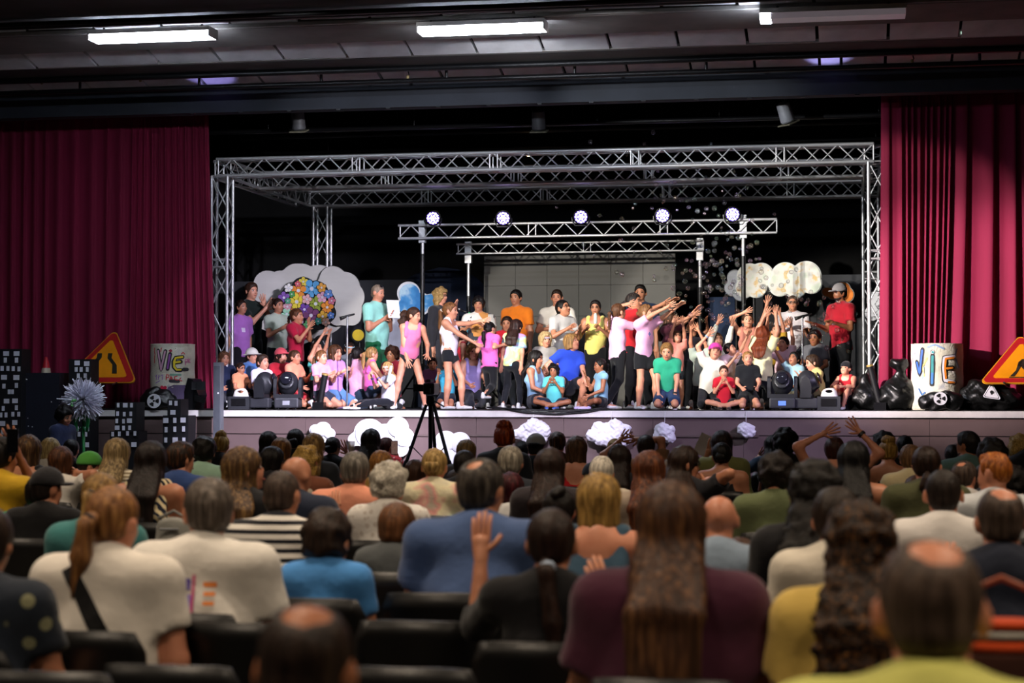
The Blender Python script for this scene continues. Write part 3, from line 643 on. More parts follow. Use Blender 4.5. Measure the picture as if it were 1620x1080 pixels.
# ---- triangular road works signs
def tri(r, rad, n=5):
    out = []
    for k in range(3):
        a = PI/2+k*2*PI/3; cx, cy = (r-2*rad)*math.cos(a), (r-2*rad)*math.sin(a)
        for j in range(n+1):
            b_ = a-PI/3+j*(2*PI/3)/n; out.append((cx+rad*math.cos(b_), cy+rad*math.sin(b_)))
    return out
M_SY = plain('e8930c', .45, 0, .06); M_SR = plain('b01c20', .45, 0, .06); M_SB = plain('2e2a1e', .5)
def road_sign(label, px, py, Y, size, picto, rz=0, roll=0, tilt=0):
    c = P(px, py, Y); t = thing('road_sign', label, 'road sign', c, rz); t.rotation_euler = (-math.radians(tilt), roll, rz)
    U, V_ = (1, 0, 0), (0, 0, 1); s = size
    MB().prism(tri(s, .06), (0, .015, 0), U, V_, .02).build('plate', plain('d09018', .45), t)
    MB().prism(tri(s*.955, .055), (0, -.004, 0), U, V_, .006).build('red_border', M_SR, t)
    MB().prism(tri(s*.72, .035), (0, -.010, 0), U, V_, .006).build('yellow_face', M_SY, t)
    mb = MB()
    for poly in picto: mb.prism([(a*s, b*s) for a, b in poly], (0, -.016, 0), U, V_, .005)
    mb.build('pictogram', M_SB, t)
    for k in (-1, 1): MB().tube([(k*s*.4, .02, -s*.45), (k*s*.42, -.12, -s*.5-.12)], .012, 6).build('leg', M_STEEL, t)
    return t
road_sign('orange triangular road sign with two bent black bars, before the left curtain', 165, 577, .22, .66,
          [[(-.22, .30), (-.12, .30), (-.10, .18), (-.18, .0), (-.16, -.26), (-.28, -.26), (-.30, 0), (-.21, .17)], [(.02, .30), (.12, .30), (.13, .17), (.30, -.03), (.36, -.26), (.25, -.26), (.20, -.02), (.04, .16)]], 0, .0, 38)
road_sign('orange triangular roadworks sign with digging figure at the right edge', 1620, 580, .22, .68,
          [[(-.30, -.36), (.5, -.36), (.5, -.34), (.42, -.34), (.28, -.14), (.10, -.16), (.0, -.34), (-.30, -.34)], [(-.28, -.32), (-.20, -.32), (-.12, -.16), (-.06, -.02), (-.0, -.14), (.06, -.30), (.12, -.30), (.06, -.10), (.03, .06), (.1, .2), (-.02, .2), (-.10, .1), (-.16, -.14)], [(-.08, .12), (-.01, .16), (-.06, .02), (.10, -.06), (.12, -.1), (-.12, .0)], [(.06, .30), (.12, .34), (.18, .30), (.18, .24), (.12, .20), (.06, .24)], [(-.1, .08), (.26, -.14), (.27, -.12), (-.09, .11)]], 0, 0, 50)
# ---- bin bags
M_BAG = plain('0a0b0a', .36, 0, .3, 4, .5, spec=.6)
def wrinkle(amp, fr, ph):
    def f(D, x, y, z):
        n = np.sin(fr*x+2.1*np.sin(fr*.6*z+ph))+np.sin(fr*1.2*z+1.7*np.sin(fr*.7*x+ph*2))+np.sin(fr*1.1*y+2*np.sin(fr*.5*z-ph))+.7*np.abs(np.sin(fr*2.1*(x+z)+ph+1.5*np.sin(fr*y)))
        return D+amp*n
    return f
def radiation(parent, c, r, nrm_):
    ax = Vector(nrm_).normalized(); R = ax.to_track_quat('Z', 'X').to_matrix(); s = MB().lathe([(r, 0), (r, .012)], 28, c, ax).build('white_disc', plain('dcdce0', .5), parent)
    mb = MB(); mb.lathe([(r*.16, 0), (r*.16, .017)], 14, c, ax)
    for k in range(3):
        a0 = PI/2+k*2*PI/3-.5+PI/3; pts = [(r*.28, a0), (r*.28, a0+1.0)] + [(r*.75, a0+1.0-q/6) for q in range(7)]
        A = [R @ Vector((q*math.cos(a), q*math.sin(a), .002))+Vector(c) for q, a in pts]; Bv = [p+ax*.015 for p in A]; n = len(A)
        mb.add(A+Bv, [tuple(range(n, 2*n))]+[(i, (i+1) % n, n+(i+1) % n, n+i) for i in range(n)])
    mb.build('trefoil', M_BLACK, s)
def bag(label, px, py, Y, blobs, ph, sign=None):
    c = P(px, 648, Y); c.z = ST; t = thing('rubbish_bag', label, 'rubbish bag', c)
    pr = []
    for (dx, dy, dz, rx, ry, rz) in blobs: pr.append(ell((dx, dy, dz), (rx, ry, rz), None, .05))
    pr.append(half((0, 0, -1), -.005))
    sdfobj('bag', pr, .014, M_BAG, t, wrinkle(.007, 30, ph)); return t
t = bag('black rubbish bag with a knotted top left of the right barrel', 1423, 645, .35, [(0, 0, .2, .24, .2, .24), (.02, 0, .46, .07, .06, .09), (0, 0, .60, .15, .11, .09), (-.12, 0, .15, .16, .15, .17)], 1)
t = bag('low black rubbish bag at far left of the right-hand bags', 1372, 645, .45, [(0, 0, .17, .2, .17, .19), (-.02, 0, .36, .08, .08, .12), (.12, 0, .12, .14, .14, .14)], 2)
t = bag('small black rubbish bag with radiation disc before the right barrel', 1487, 645, .02, [(0, 0, .12, .26, .12, .14), (-.12, 0, .09, .15, .1, .11), (.16, -.0, .12, .14, .1, .13)], 3); radiation(t, (0, -.135, .15), .085, (0.05, -1, .12))
t = bag('wide black rubbish bag with skull warning triangle beside the right barrel', 1562, 645, .25, [(0, 0, .18, .34, .2, .2), (-.2, 0, .14, .22, .18, .17), (.22, 0, .14, .22, .18, .16), (-.12, 0, .36, .14, .1, .06)], 4)
tr = MB().prism(tri(.14, .02), (.04, -.215, .22), (1, 0, -.15), (0, .25, 1), .01).build('warning_triangle', plain('dedee2', .5), t)
mb = MB().prism(tri(.12, .015), (.04, -.219, .22), (1, 0, -.15), (0, .25, 1), .008); mb.build('triangle_line', M_BLACK, tr)
mb = MB().prism(tri(.108, .013), (.04, -.2225, .22), (1, 0, -.15), (0, .25, 1), .008).build('triangle_face', plain('dedee2', .5), tr)
sk = MB(); sk.lathe([(.022, 0), (.022, .006)], 12, (.04, -.232, .235), Vector((0, -1, .25))); sk.box((.04, -.232, .208), (.024, .006, .022)); sk.box((.04, -.232, .185), (.09, .005, .008), Matrix.Rotation(.35, 3, 'Y')); sk.box((.04, -.232, .185), (.09, .005, .008), Matrix.Rotation(-.35, 3, 'Y')); sk.build('skull', M_BLACK, tr)
t = bag('black rubbish bag with radiation disc before the left barrel', 247, 645, .06, [(0, 0, .15, .22, .14, .16), (.12, 0, .13, .17, .12, .14), (-.1, 0, .1, .14, .12, .12)], 5); radiation(t, (.03, -.155, .115), .1, (0, -1, .1))
# ---- black card tower blocks with white paper windows
M_CARD = plain('101014', .6, 0, .2, 3, .1); M_PAPER = plain('dfe0ea', .7, 0, .05, bump=.05)
WM = MB().box((0, 0, 0), (1, .008, 1)).build('x', M_PAPER); WME = WM.data; bpy.data.objects.remove(WM)
def tower(label, rects, wins, Y, depth=.3, m=None):
    x0 = min(r[0] for r in rects); x1 = max(r[1] for r in rects); c = P((x0+x1)/2, 700, Y); c.z = FZ; c.y = Y
    t = thing('cardboard_tower', label, 'model building', c)
    for i, (a, b, top, bot) in enumerate(rects):
        A = P(a, top, Y); Bq = P(b, top, Y); zb = 0.0 if bot is None else P(a, bot, Y).z-FZ; z = A.z-FZ
        MB().box(((A.x+Bq.x)/2-c.x, depth/2+.02*i, (z+zb)/2), (Bq.x-A.x, depth, z-zb)).build('block', m or M_CARD, t)
    for (px, py, w_, h) in wins:
        p = P(px, py, Y-.006); s = SCL(px, Y); o = ob('paper_window', WME, t, p-c); o.scale = (w_/s, 1, h/s)
def zz(l, ox, oy, k): return [(ox+a/k, oy+b/k, c/k, d/k) for a, b, c, d in l]
w1 = [(58, 115, 56, 44), (157, 115, 56, 44), (50, 177, 30, 48), (157, 177, 32, 48), (20, 256, 30, 46), (75, 256, 28, 46), (125, 258, 28, 46), (180, 260, 28, 46), (38, 340, 56, 44), (155, 342, 58, 46), (37, 424, 30, 46), (156, 417, 30, 46), (87, 477, 27, 44), (118, 477, 26, 44), (62, 566, 54, 44), (142, 563, 54, 44), (30, 635, 26, 46), (155, 628, 26, 46), (8, 697, 26, 46), (57, 697, 26, 46), (122, 690, 28, 46), (178, 690, 28, 46), (22, 778, 56, 46), (140, 768, 50, 44), (25, 858, 28, 46), (142, 848, 28, 46)]
tower('tall black card tower with white windows at the left edge', [(-14, 34, 552, None)], zz(w1, 0, 540, 6), -.75)
w2 = [(732, 203, 50, 44), (823, 210, 52, 44), (722, 265, 28, 44), (770, 265, 28, 44), (828, 265, 26, 44), (743, 325, 26, 44), (808, 325, 28, 44), (725, 385, 50, 40), (835, 385, 46, 40), (730, 445, 26, 40), (810, 445, 26, 40), (720, 510, 26, 40), (770, 510, 26, 40), (830, 510, 26, 40), (740, 580, 50, 40), (706, 830, 26, 44), (735, 830, 22, 44), (820, 830, 54, 44), (750, 880, 26, 44), (815, 880, 26, 44), (818, 980, 54, 46)]
tower('slim black card tower with white windows behind the white pompom flower', [(109, 143, 568, None)], zz(w2, 0, 540, 6), -.6)
w3 = [(797, 600, 18, 30), (845, 600, 32, 30), (887, 600, 18, 30), (793, 657, 18, 30), (838, 660, 18, 30), (882, 658, 18, 30), (788, 706, 18, 30), (833, 708, 18, 30), (873, 704, 34, 30), (790, 752, 32, 30), (833, 754, 18, 30), (874, 752, 18, 30), (760, 795, 18, 30), (805, 793, 18, 30), (860, 790, 18, 30), (910, 790, 18, 30), (903, 865, 36, 32), (925, 920, 18, 30), (770, 860, 30, 30)]
tower('stepped black card tower with white windows right of the pompom flower', [(182, 216, 636, 684), (173, 219, 682, None)], zz(w3, 0, 500, 4.263), -.6)
w4 = [(1150, 585, 20, 32), (1187, 587, 20, 32), (1166, 648, 36, 32), (1118, 703, 36, 34), (1179, 702, 22, 34), (1235, 700, 36, 34), (1120, 765, 20, 36), (1179, 762, 20, 36), (1238, 760, 20, 36), (1181, 835, 36, 36), (1118, 835, 20, 34), (1240, 835, 20, 34)]
tower('black card tower with small top block and white windows beside the column loudspeaker', [(265, 286, 631, 660), (257, 297, 657, None)], zz(w4, 0, 500, 4.263), -.6)
c = P(70, 590, -.35); t = thing('star_backdrop_box', 'large dark navy box with tiny white stars behind the card towers', 'box', (c.x, -.35, FZ)); c.z -= FZ
MB().box((0, 0, c.z/2), (.66, .5, c.z)).build('body', plain('0d1020', .7, 0, .2), t)
for k in range(14): MB().lathe([(.008, 0), (.006, .004)], 6, (random.uniform(-.3, .3), -.251, random.uniform(.9, c.z-.05)), Vector((0, -1, 0))).build('star', M_WHITE, t)
c = P(80, 587, -.2); t = thing('traffic_cone', 'small red traffic cone with pale base on the navy box', 'traffic cone', (c.x, -.35, P(70, 590, -.35).z+.002))
MB().lathe([(.055, .07), (.05, .09), (.022, .21), (.012, .225)], 16).build('cone', plain('c01828', .5), t, 'auto'); MB().lathe([(.065, 0), (.065, .02), (.058, .07), (.05, .07)], 16).build('base', plain('b8ad98', .6), t, 'auto')
# ---- white pompom flower
c = P(132, 632, -1.6); t = thing('pompom_flower', 'giant white paper pompom flower on a green stem', 'flower', (c.x, -1.6, FZ)); c.z -= FZ
V = []; F = []
for k in range(1500):
    d = rng.normal(size=3); d /= np.linalg.norm(d); u = np.cross(d, rng.normal(size=3)); u /= np.linalg.norm(u); r = rng.uniform(.22, .285); q = len(V); w_ = .007
    dd = d+rng.normal(size=3)*.1
    for p in (d*.05-u*w_, d*.05+u*w_, dd*r+u*w_*.9, dd*r-u*w_*.9): V.append(p)
    F.append((q, q+1, q+2, q+3))
o = MB().add(V, F).build('petals', plain('e6e6f4', .7, 0, .04, bump=0), t, loc=(0, 0, c.z)); o['kind'] = 'stuff'
MB().tube([(0, 0, 0), (.01, 0, c.z*.5), (0, 0, c.z-.05)], .022, 8).build('stem', plain('1f7a3c', .5), t, True)
for k in (-1, 1): MB().tube([(0, -.03, c.z-.2), (k*.09, -.05, c.z-.26), (k*.07, -.05, c.z-.42), (k*.02, -.04, c.z-.36)], [.02, .03, .022, .01], 6).build('ribbon', plain('1f8a48', .4), t, True)
for k in range(5): MB().lathe([(.001, 0), (.02, .02), (.001, .05)], 6, (random.uniform(-.05, .05), -.24, c.z+random.uniform(-.08, .06)), Vector((0, -1, 0))).build('bud', plain('6fc070', .5), t)
# ---- column loudspeaker, monitor, moving heads, fog machines
c = P(346, 573, -.45); t = thing('column_loudspeaker', 'slim grey column loudspeaker standing before the stage at left', 'loudspeaker', (c.x, -.45, FZ)); c.z -= FZ
MB().box((0, 0, c.z/2+.03), (.105, .13, c.z-.06)).build('column', plain('6c7076', .5, .2, .08), t); MB().box((0, -.068, c.z/2+.2), (.085, .01, c.z-.5)).build('grille', plain('53575e', .6, .3), t); MB().box((0, 0, .03), (.4, .4, .06)).build('base', M_BLACKM, t); MB().lathe([(.012, 0), (.012, .006)], 10, (.02, -.074, c.z-.42), Vector((0, -1, 0))).build('badge', M_WHITE, t)
c = P(328, 648, .5); t = thing('stage_monitor', 'black wedge stage monitor beside the left barrel', 'loudspeaker', (c.x, .5, ST))
MB().prism([(-.22, 0), (.16, 0), (.24, .2), (.1, .42), (-.02, .44)], (-.15, .0, 0), (.6, 0, 0), (0, 0, 1), .36).build('cabinet', M_BLACKM, t)
MB().box((.02, -.37, .14), (.16, .015, .08), Matrix.Rotation(.2, 3, 'Y')).build('handle', M_BLACK, t); MB().box((.0, -.37, .33), (.2, .015, .12)).build('pad', plain('2a2b2e', .5), t)
M_MH = plain('26272b', .4, .1, .15)
def moving_head(label, px, Y, rz, light=False):
    c = P(px, 648, Y); t = thing('moving_head_lamp', label, 'stage lamp', (c.x, Y, ST), rz)
    o = MB().box((0, 0, .09), (.34, .3, .14)).build('base', plain('3a3b40', .4, .1), t); m_ = o.modifiers.new('b', 'BEVEL'); m_.width = .02; m_.segments = 2
    MB().box((0, -.153, .09), (.1, .008, .06)).build('display', plain('5a7ad0', .3, emit=('6a8cff', .8), bump=0) if light else plain('9a9ca4', .4), o)
    for k in (-1, 1): 
        f = MB().lathe([(.02, 0), (.025, .02)], 8, (k*.12, -.1, -.0)); f.build('foot', M_BLACK, t)
        o = MB().prism([(-.07, .16), (.07, .16), (.075, .30), (.05, .42), (0, .45), (-.05, .42), (-.075, .30)], (k*.175-.0225, 0, 0), (0, 1, 0), (0, 0, 1), .045).build('yoke_arm', M_MH if not light else M_MH, t)
    MB().box((0, 0, .185), (.36, .16, .05)).build('yoke_base', M_MH, t)
    sdfobj('head', [ell((0, 0, .36), (.145, .14, .17), None, .03), cap((0, -.05, .36), (0, -.16, .40), .10, .11, .03), half((0, -.93, .35), .26)], .016, M_MH, t)
    ax = Vector((0, -.94, .34)); MB().lathe([(.085, 0), (.08, .012), (.06, .02), (.03, .024)], 20, Vector((0, -.155, .425)), ax).build('lens', plain('1a1a22', .08, 0, .1, bump=0), t, True)
moving_head('dark moving head lamp with pale band, left stage front, nearer the microphone stand', 456, .22, .1); moving_head('dark moving head lamp turned sideways at far left stage front', 419, .3, 1.4)
moving_head('dark moving head lamp with blue display at right stage front', 1238, .22, 0, True); moving_head('dark moving head lamp turned sideways at right stage front', 1277, .28, 1.5)
def fog(label, px, Y, rz):
    c = P(px, 648, Y); t = thing('bubble_machine', label, 'machine', (c.x, Y, ST), rz)
    MB().box((0, 0, .09), (.3, .24, .18)).build('case', plain('2c2e32', .5, .2), t)
    o = sdfobj('jug', [tub((0, 0, .16), (0, 0, .23), (.12, .07), (.1, .06), (1, 0, 0), .02), cap((-.05, 0, .24), (.05, 0, .27), .02, .02, .02), ell((0, 0, .245), (.05, .2, .018), None, .01, True)], .012, plain('e4e2dc', .4), t)
    MB().box((.0, -.125, .1), (.2, .01, .1)).build('panel', M_BLACKM, t)
fog('black machine with white jug at left stage front', 381, .2, .05); fog('black machine with white jug at right stage front', 1312, .22, -.05)
for px, n, tip, Y in ((506, 'left', (.09, -.05, .42), .25), (1392, 'right', (-.13, -.02, .52), .3)):
    c = P(px, 648, Y); t = thing('confetti_tube', f'black tilted tube on a block at {n} stage front', 'tube', (c.x, Y, ST)); MB().box((0, 0, .05), (.16, .2, .1)).build('block', M_BLACKM, t)
    b_ = Vector((0, 0, .08)); MB().tube([b_, b_+Vector(tip)*.96], .045, 14).build('barrel', M_BLACK, t, 'auto'); MB().tube([b_+Vector(tip)*.95, b_+Vector(tip)], .046, 14).build('rim', plain('c8a860', .4, .5), t, 'auto')
def mic_stand(label, px, ytop, Y, dx):
    c = P(px, 645, Y); z = P(px, ytop, Y).z-ST; t = thing('microphone_stand', label, 'microphone stand', (c.x, Y, ST))
    MB().lathe([(.16, 0), (.16, .012), (.12, .03), (.03, .04)], 24).build('base', M_STEEL, t, 'auto'); rod('pole', (0, 0, .03), (0, 0, z), .013, t, M_STEEL)
    MB().tube([(0, 0, z), (dx, -.03, z-.02)], .014, 8).build('clip', M_BLACK, t, True)
    MB().tube([(dx*.4+.12, .02, z+.03), (dx*.2, 0, z), (-.05, -.01, z-.02), (-.10, -.02, z-.035)], [.012, .018, .022, .03], 10).build('microphone', M_BLACK, t, True)
mic_stand('silver microphone stand with black microphone and round base at left front', 549, 500, .3, -.05); mic_stand('silver microphone stand behind the sitting crowd at right', 1270, 500, 1.0, .02)
# ---- video camera on a tripod before the stage
c = P(681, 640, -4.2); t = thing('tripod_camera', 'black video camera on a tall black tripod before the stage', 'camera', (c.x, -4.2, FZ)); z = P(681, 640, -4.2).z-FZ
rod('centre_column', (0, 0, z-.75), (0, 0, z+.02), .024, t, M_BLACKM)
for k in range(3):
    a = -PI/2+k*2*PI/3+PI/3; d = Vector((math.cos(a), math.sin(a), 0)); top = Vector((0, 0, z-.0))+d*.05
    lg = rod('leg', top, d*.62+Vector((0, 0, .02)), .02, t, M_BLACK)
    mid = top.lerp(d*.62, .42); MB().lathe([(.03, -.04), (.032, 0), (.03, .04)], 10, mid, d*.62-top).build('leg_lock', M_BLACKM, t)
    MB().tube([mid.lerp(top, .3), Vector((0, 0, z-.68))], .006, 5).build('spreader', M_BLACKM, t); MB().lathe([(.03, 0), (.02, .03)], 8, d*.62).build('foot', M_BLACK, t)
MB().lathe([(.04, 0), (.05, .02), (.05, .07), (.035, .10)], 14, (0, 0, z)).build('head', M_BLACKM, t, 'auto'); MB().tube([(.03, 0, z+.05), (.2, -.2, z-.02)], .01, 6).build('pan_handle', M_BLACK, t)
cb = z+.1; o = MB().box((0, .03, cb+.08), (.13, .26, .13)).build('camera_body', M_BLACKM, t); m_ = o.modifiers.new('b', 'BEVEL'); m_.width = .015; m_.segments = 2
MB().lathe([(.05, 0), (.055, .06), (.05, .12)], 18, (0, .16, cb+.08), Vector((0, 1, 0))).build('lens', M_BLACK, o, 'auto'); MB().box((-.13, -.04, cb+.09), (.12, .015, .08)).build('flip_screen', plain('23262c', .2), o); MB().box((0, -.03, cb+.17), (.05, .16, .03)).build('top_handle', M_BLACK, o); MB().box((.0, -.12, cb+.06), (.05, .04, .05)).build('viewfinder', M_BLACK, o)
# ---- clouds on the stage front
M_FLUFF = plain('eceaf4', .95, 0, .05, 8, .9); M_FOAM = plain('f2f2f6', .7, 0, .03, 2, .1)
def puff(label, px, py, w_, h, n, seed):
    r = random.Random(seed); s = SCL(px, -.15); W, H_ = w_/s/2, h/s/2; c = P(px, py, -.16); t = thing('cotton_cloud', label, 'cloud', c); pr = []
    for k in range(n):
        a = r.uniform(0, 2*PI); q = r.uniform(0, .72)**.6; rr = r.uniform(.2, .34)*H_*1.3; x, z = math.cos(a)*q*(W-rr*.6), math.sin(a)*q*(H_-rr*.6)
        pr.append(ell((x, r.uniform(-.03, .03), z), (rr*1.1, min(rr, .09), rr), None, .03))
    pr.append(ell((0, 0, 0), (W*.7, .08, H_*.7), None, .03))
    sdfobj('fluff', pr, .011, M_FLUFF, t, wrinkle(.0035, 85, seed)); rod('string', (0, .04, H_*.5), (0, .1, ST-c.z-.02), .003, t, M_WHITE)
puff('fluffy cotton cloud hanging on the stage front beside the red updo', 842, 685, 66, 48, 26, 1); puff('large fluffy cotton cloud hanging on the stage front behind the clapping hands', 966, 687, 80, 54, 30, 2); puff('medium fluffy cotton cloud hanging on the stage front', 1051, 684, 42, 36, 22, 3); puff('smallest fluffy cotton cloud, rightmost on the stage front', 1180, 680, 36, 30, 18, 4)
def foam(label, circs, cen):
    c = P(cen[0], cen[1], -.07); t = thing('foam_cloud', label, 'cloud', c); poly = [P(x, y, -.07)-c for x, y in union_outline(cen, circs, 120)]
    o = MB().prism([(p.x, p.z) for p in poly][::-1], (0, 0, 0), (1, 0, 0), (0, 0, 1), .05).build('slab', M_FOAM, t)
    for (x, y, r) in circs[:3]:
        q = P(x, y, -.07)-c; sdfobj('lobe', [ell((q.x, -.05, q.z), (r/120, .04, r/120), None, .02)], .02, M_FOAM, t)
foam('small bright white foam cloud on the stage front, leftmost', [(500, 680, 9), (512, 679, 12), (522, 686, 9), (510, 690, 12)], (510, 684)); foam('large bright white foam cloud of round lobes on the stage front', [(585, 686, 24), (630, 676, 17), (640, 692, 16), (563, 695, 11), (610, 690, 20), (635, 710, 12)], (607, 690)); foam('bright white foam cloud behind the tripod legs', [(706, 698, 17), (728, 700, 17), (700, 715, 16), (722, 715, 20), (740, 708, 9)], (715, 706))
# ---- cables over the stage edge
for k, (pts, n) in enumerate((([(780, 643), (830, 652), (880, 655), (930, 651), (960, 645)], 'lower'), ([(770, 644), (840, 648), (900, 651), (940, 647), (955, 644)], 'upper'))):
    o = MB().tube([P(x, y, -.07-.012*k) for x, y in pts], .012, 6).build('stage_cable', M_CABLE, None, True); tag(o, f'black cable sagging over the stage edge at centre, {n} one', 'cable')
# ---- soap bubbles
m, nt, b = newmat('soap_film')
out = nt.nodes['Material Output']; tr_ = nt.nodes.new('ShaderNodeBsdfTransparent'); gl = nt.nodes.new('ShaderNodeBsdfGlossy'); mx = nt.nodes.new('ShaderNodeMixShader'); lw = nd(nt, 'ShaderNodeLayerWeight', Blend=.35)
oi = nt.nodes.new('ShaderNodeObjectInfo'); hs = nd(nt, 'ShaderNodeHueSaturation', Saturation=1.0, Value=1.0); hs.inputs['Color'].default_value = (.78, .88, 1, 1); nt.links.new(oi.outputs['Random'], hs.inputs['Hue'])
nt.links.new(hs.outputs[0], gl.inputs['Color']); gl.inputs['Roughness'].default_value = .08
mr = nd(nt, 'ShaderNodeMapRange'); mr.inputs['To Min'].default_value = .14; mr.inputs['To Max'].default_value = .6; nt.links.new(lw.outputs['Facing'], mr.inputs[0]); nt.links.new(mr.outputs[0], mx.inputs[0]); nt.links.new(tr_.outputs[0], mx.inputs[1]); nt.links.new(gl.outputs[0], mx.inputs[2]); nt.links.new(mx.outputs[0], out.inputs[0]); M_SOAP = m
bb_ = MB().lathe([(.001, -1)]+[(math.sin(PI*k/8), -math.cos(PI*k/8)) for k in range(1, 8)]+[(.001, 1)], 12).build('x', M_SOAP, None, True); BME = bb_.data; bpy.data.objects.remove(bb_)
centres = [(1140, 400, 42, 50, 75), (1110, 450, 36, 40, 55), (1195, 475, 45, 38, 45), (1080, 320, 65, 42, 45), (1270, 505, 40, 28, 32), (1330, 530, 24, 18, 20), (1010, 250, 60, 55, 16), (1030, 430, 45, 25, 12)]
nb = 0
for cx, cy, sx, sy, n in centres:
    for k in range(n):
        nb += 1
        if nb > 300: break
        px, py = random.gauss(cx, sx), min(random.gauss(cy, sy), 560)
        o = ob('soap_bubble', BME, None, P(px, py, random.uniform(.9, 2.6))); s = random.choice((.022, .028, .033, .037)); o.scale = (s, s, s)
        tag(o, 'small shiny soap bubble floating above the raised hands on stage', 'bubble', 'soap bubbles over the stage')
# ================================================================== people
def Rz(a): c, s = math.cos(a), math.sin(a); return np.array([[c, -s, 0], [s, c, 0], [0, 0, 1.]])
def Rx(a): c, s = math.cos(a), math.sin(a); return np.array([[1, 0, 0], [0, c, -s], [0, s, c]])
def Ry(a): c, s = math.cos(a), math.sin(a); return np.array([[c, 0, s], [0, 1, 0], [-s, 0, c]])
rad = math.radians
# arm presets: upper-arm and forearm directions, x outward, y forward, z up
ARM = {
 'down': ((.22, .02, -1), (.08, .18, -1)), 'hang': ((.14, -.05, -1), (.02, .12, -1)), 'clap': ((.28, .40, -.85), (-.52, .75, .45)), 'claphi': ((.3, .62, -.6), (-.45, .5, .8)),
 'up': ((.35, .25, .9), (.05, .15, 1)), 'upwide': ((.6, .2, .75), (.25, .1, 1)), 'fwd': ((.15, .9, -.2), (.0, 1, .1)), 'lap': ((.2, .25, -.95), (-.25, .85, -.35)), 'fold': ((.3, .3, -.9), (-.9, .35, .12)),
 'knee': ((.1, .55, -.8), (.0, .75, -.6)), 'face': ((.2, .45, -.88), (-.22, .45, .85)), 'mouth': ((.15, .42, -.9), (-.48, .42, .75)), 'hip': ((.75, -.1, -.75), (-.45, .3, -.8)), 'hold': ((.2, .15, -.95), (-.1, .95, .25)), 'phone': ((.2, .5, -.8), (-.2, .6, .8)), 'hug': ((.2, .7, -.5), (-.55, .8, .0)), 'ground': ((.15, .35, -.95), (.0, .25, -1)), 'mic': ((.25, .45, -.8), (-.35, .2, .95)), 'behind': ((.3, -.5, -.8), (-.5, -.5, -.6)), 'head': ((.75, .1, .6), (-.9, -.1, .45)), 'wave': ((.32, .6, -.28), (.02, .2, 1)), 'clapup': ((.35, .55, .55), (-.30, .45, .85))}
# leg poses (units of body height): pelvis height, knee and ankle for a leg with x outward
LEG = {
 'stand': (.525, (.058, .015, .285), (.066, -.01, .045)), 'apart': (.515, (.105, .02, .285), (.15, 0, .045)), 'kneel': (.175, (.085, .20, .055), (.06, -.05, .04)), 'kneelup': (.31, (.08, .06, .05), (.07, -.17, .04)),
 'cross': (.085, (.21, .15, .10), (-.06, .20, .045)), 'hugknee': (.085, (.075, .15, .27), (.07, .30, .04)), 'squat': (.22, (.12, .21, .27), (.09, .06, .045)), 'chair': (.0, (.085, .235, .01), (.09, .26, -.23)),
 'halfsq': (.44, (.09, .11, .27), (.09, -.03, .045)), 'straight': (.09, (.08, .24, .09), (.08, .46, .05)), 'stepf': (.515, (.06, .10, .29), (.06, .10, .045)), 'stepb': (.515, (.06, -.02, .28), (.06, -.17, .06)), 'kickback': (.515, (.05, .0, .28), (.04, -.2, .17))}
SHOES = {}
def shoe_mesh(col, sole):
    k = (col, sole)
    if k in SHOES: return SHOES[k]
    pr = [tub((0, -.25, .14), (0, .55, .09), (.13, .15), (.155, .09), (1, 0, 0), .08), cap((0, -.24, .12), (0, -.24, .34), .14, .13, .06), half((0, 0, -1), .0)]
    V, Q = sdf(pr, .05); me = bpy.data.meshes.new('shoe'); me.materials.append(cloth(col)); me.materials.append(plain(sole, .6))
    z = V[Q].mean(1)[:, 2]; setmesh(me, V, [(Q[z >= .05], 0), (Q[z < .05], 1)]); SHOES[k] = me; return me
def icos(c, r, R, n=6):
    """small ellipsoid as vertices and faces"""
    V = []; F = []; m = 4
    for i in range(m+1):
        for k in range(n):
            a = PI*i/m; b = 2*PI*k/n; V.append(np.array(c)+np.array([math.sin(a)*math.cos(b)*r[0], math.cos(a)*r[1], math.sin(a)*math.sin(b)*r[2]]) @ R)
    for i in range(m):
        for k in range(n): F.append((i*n+k, (i+1)*n+k, (i+1)*n+(k+1) % n, i*n+(k+1) % n))
    return V, F
def tubev(pts, rs, n=5):
    mb = MB(); mb.tube([Vector(p) for p in pts], list(rs), n, 0, False); V = [np.array(v) for v in mb.v]; F = list(mb.f); m = len(pts)
    V.append(np.array(pts[-1])+ (np.array(pts[-1])-np.array(pts[-2]))*.12); k = len(V)-1
    F += [((m-1)*n+i, (m-1)*n+(i+1) % n, k, k) for i in range(n)]
    return V, F
def ik(S, W, l1, l2, pole):
    d = W-S; L = np.linalg.norm(d); e = d/max(L, 1e-6)
    if L > (l1+l2)*.995: L = (l1+l2)*.995; W = S+e*L
    a = (l1*l1-l2*l2+L*L)/(2*L); h = math.sqrt(max(l1*l1-a*a, 0)); p = pole-e*np.dot(pole, e); p = nrm(p)
    return S+e*a+p*h, W
def folds(amp, seed, zc=None, zn=None, hh_=1):
    r = random.Random(seed); ps = [(r.uniform(8, 26), r.uniform(8, 26), r.uniform(4, 20), r.uniform(0, 6)) for _ in range(4)]
    def f(D, x, y, z):
        n = 0
        for a, b, c, p in ps: n = n+np.sin(a*x+b*y*(1 if p > 3 else -1)+c*z*(1 if a > 16 else -1)+p+1.3*np.sin(9*z+p))
        if zc is not None: n = n*np.clip((zc-(zn[0]*x+zn[1]*y+zn[2]*z))/(.09*hh_), 0.05, 1)
        return D+amp*n*.5
    return f
NP = [0]; PEOPLE = []; TRIS = [0]
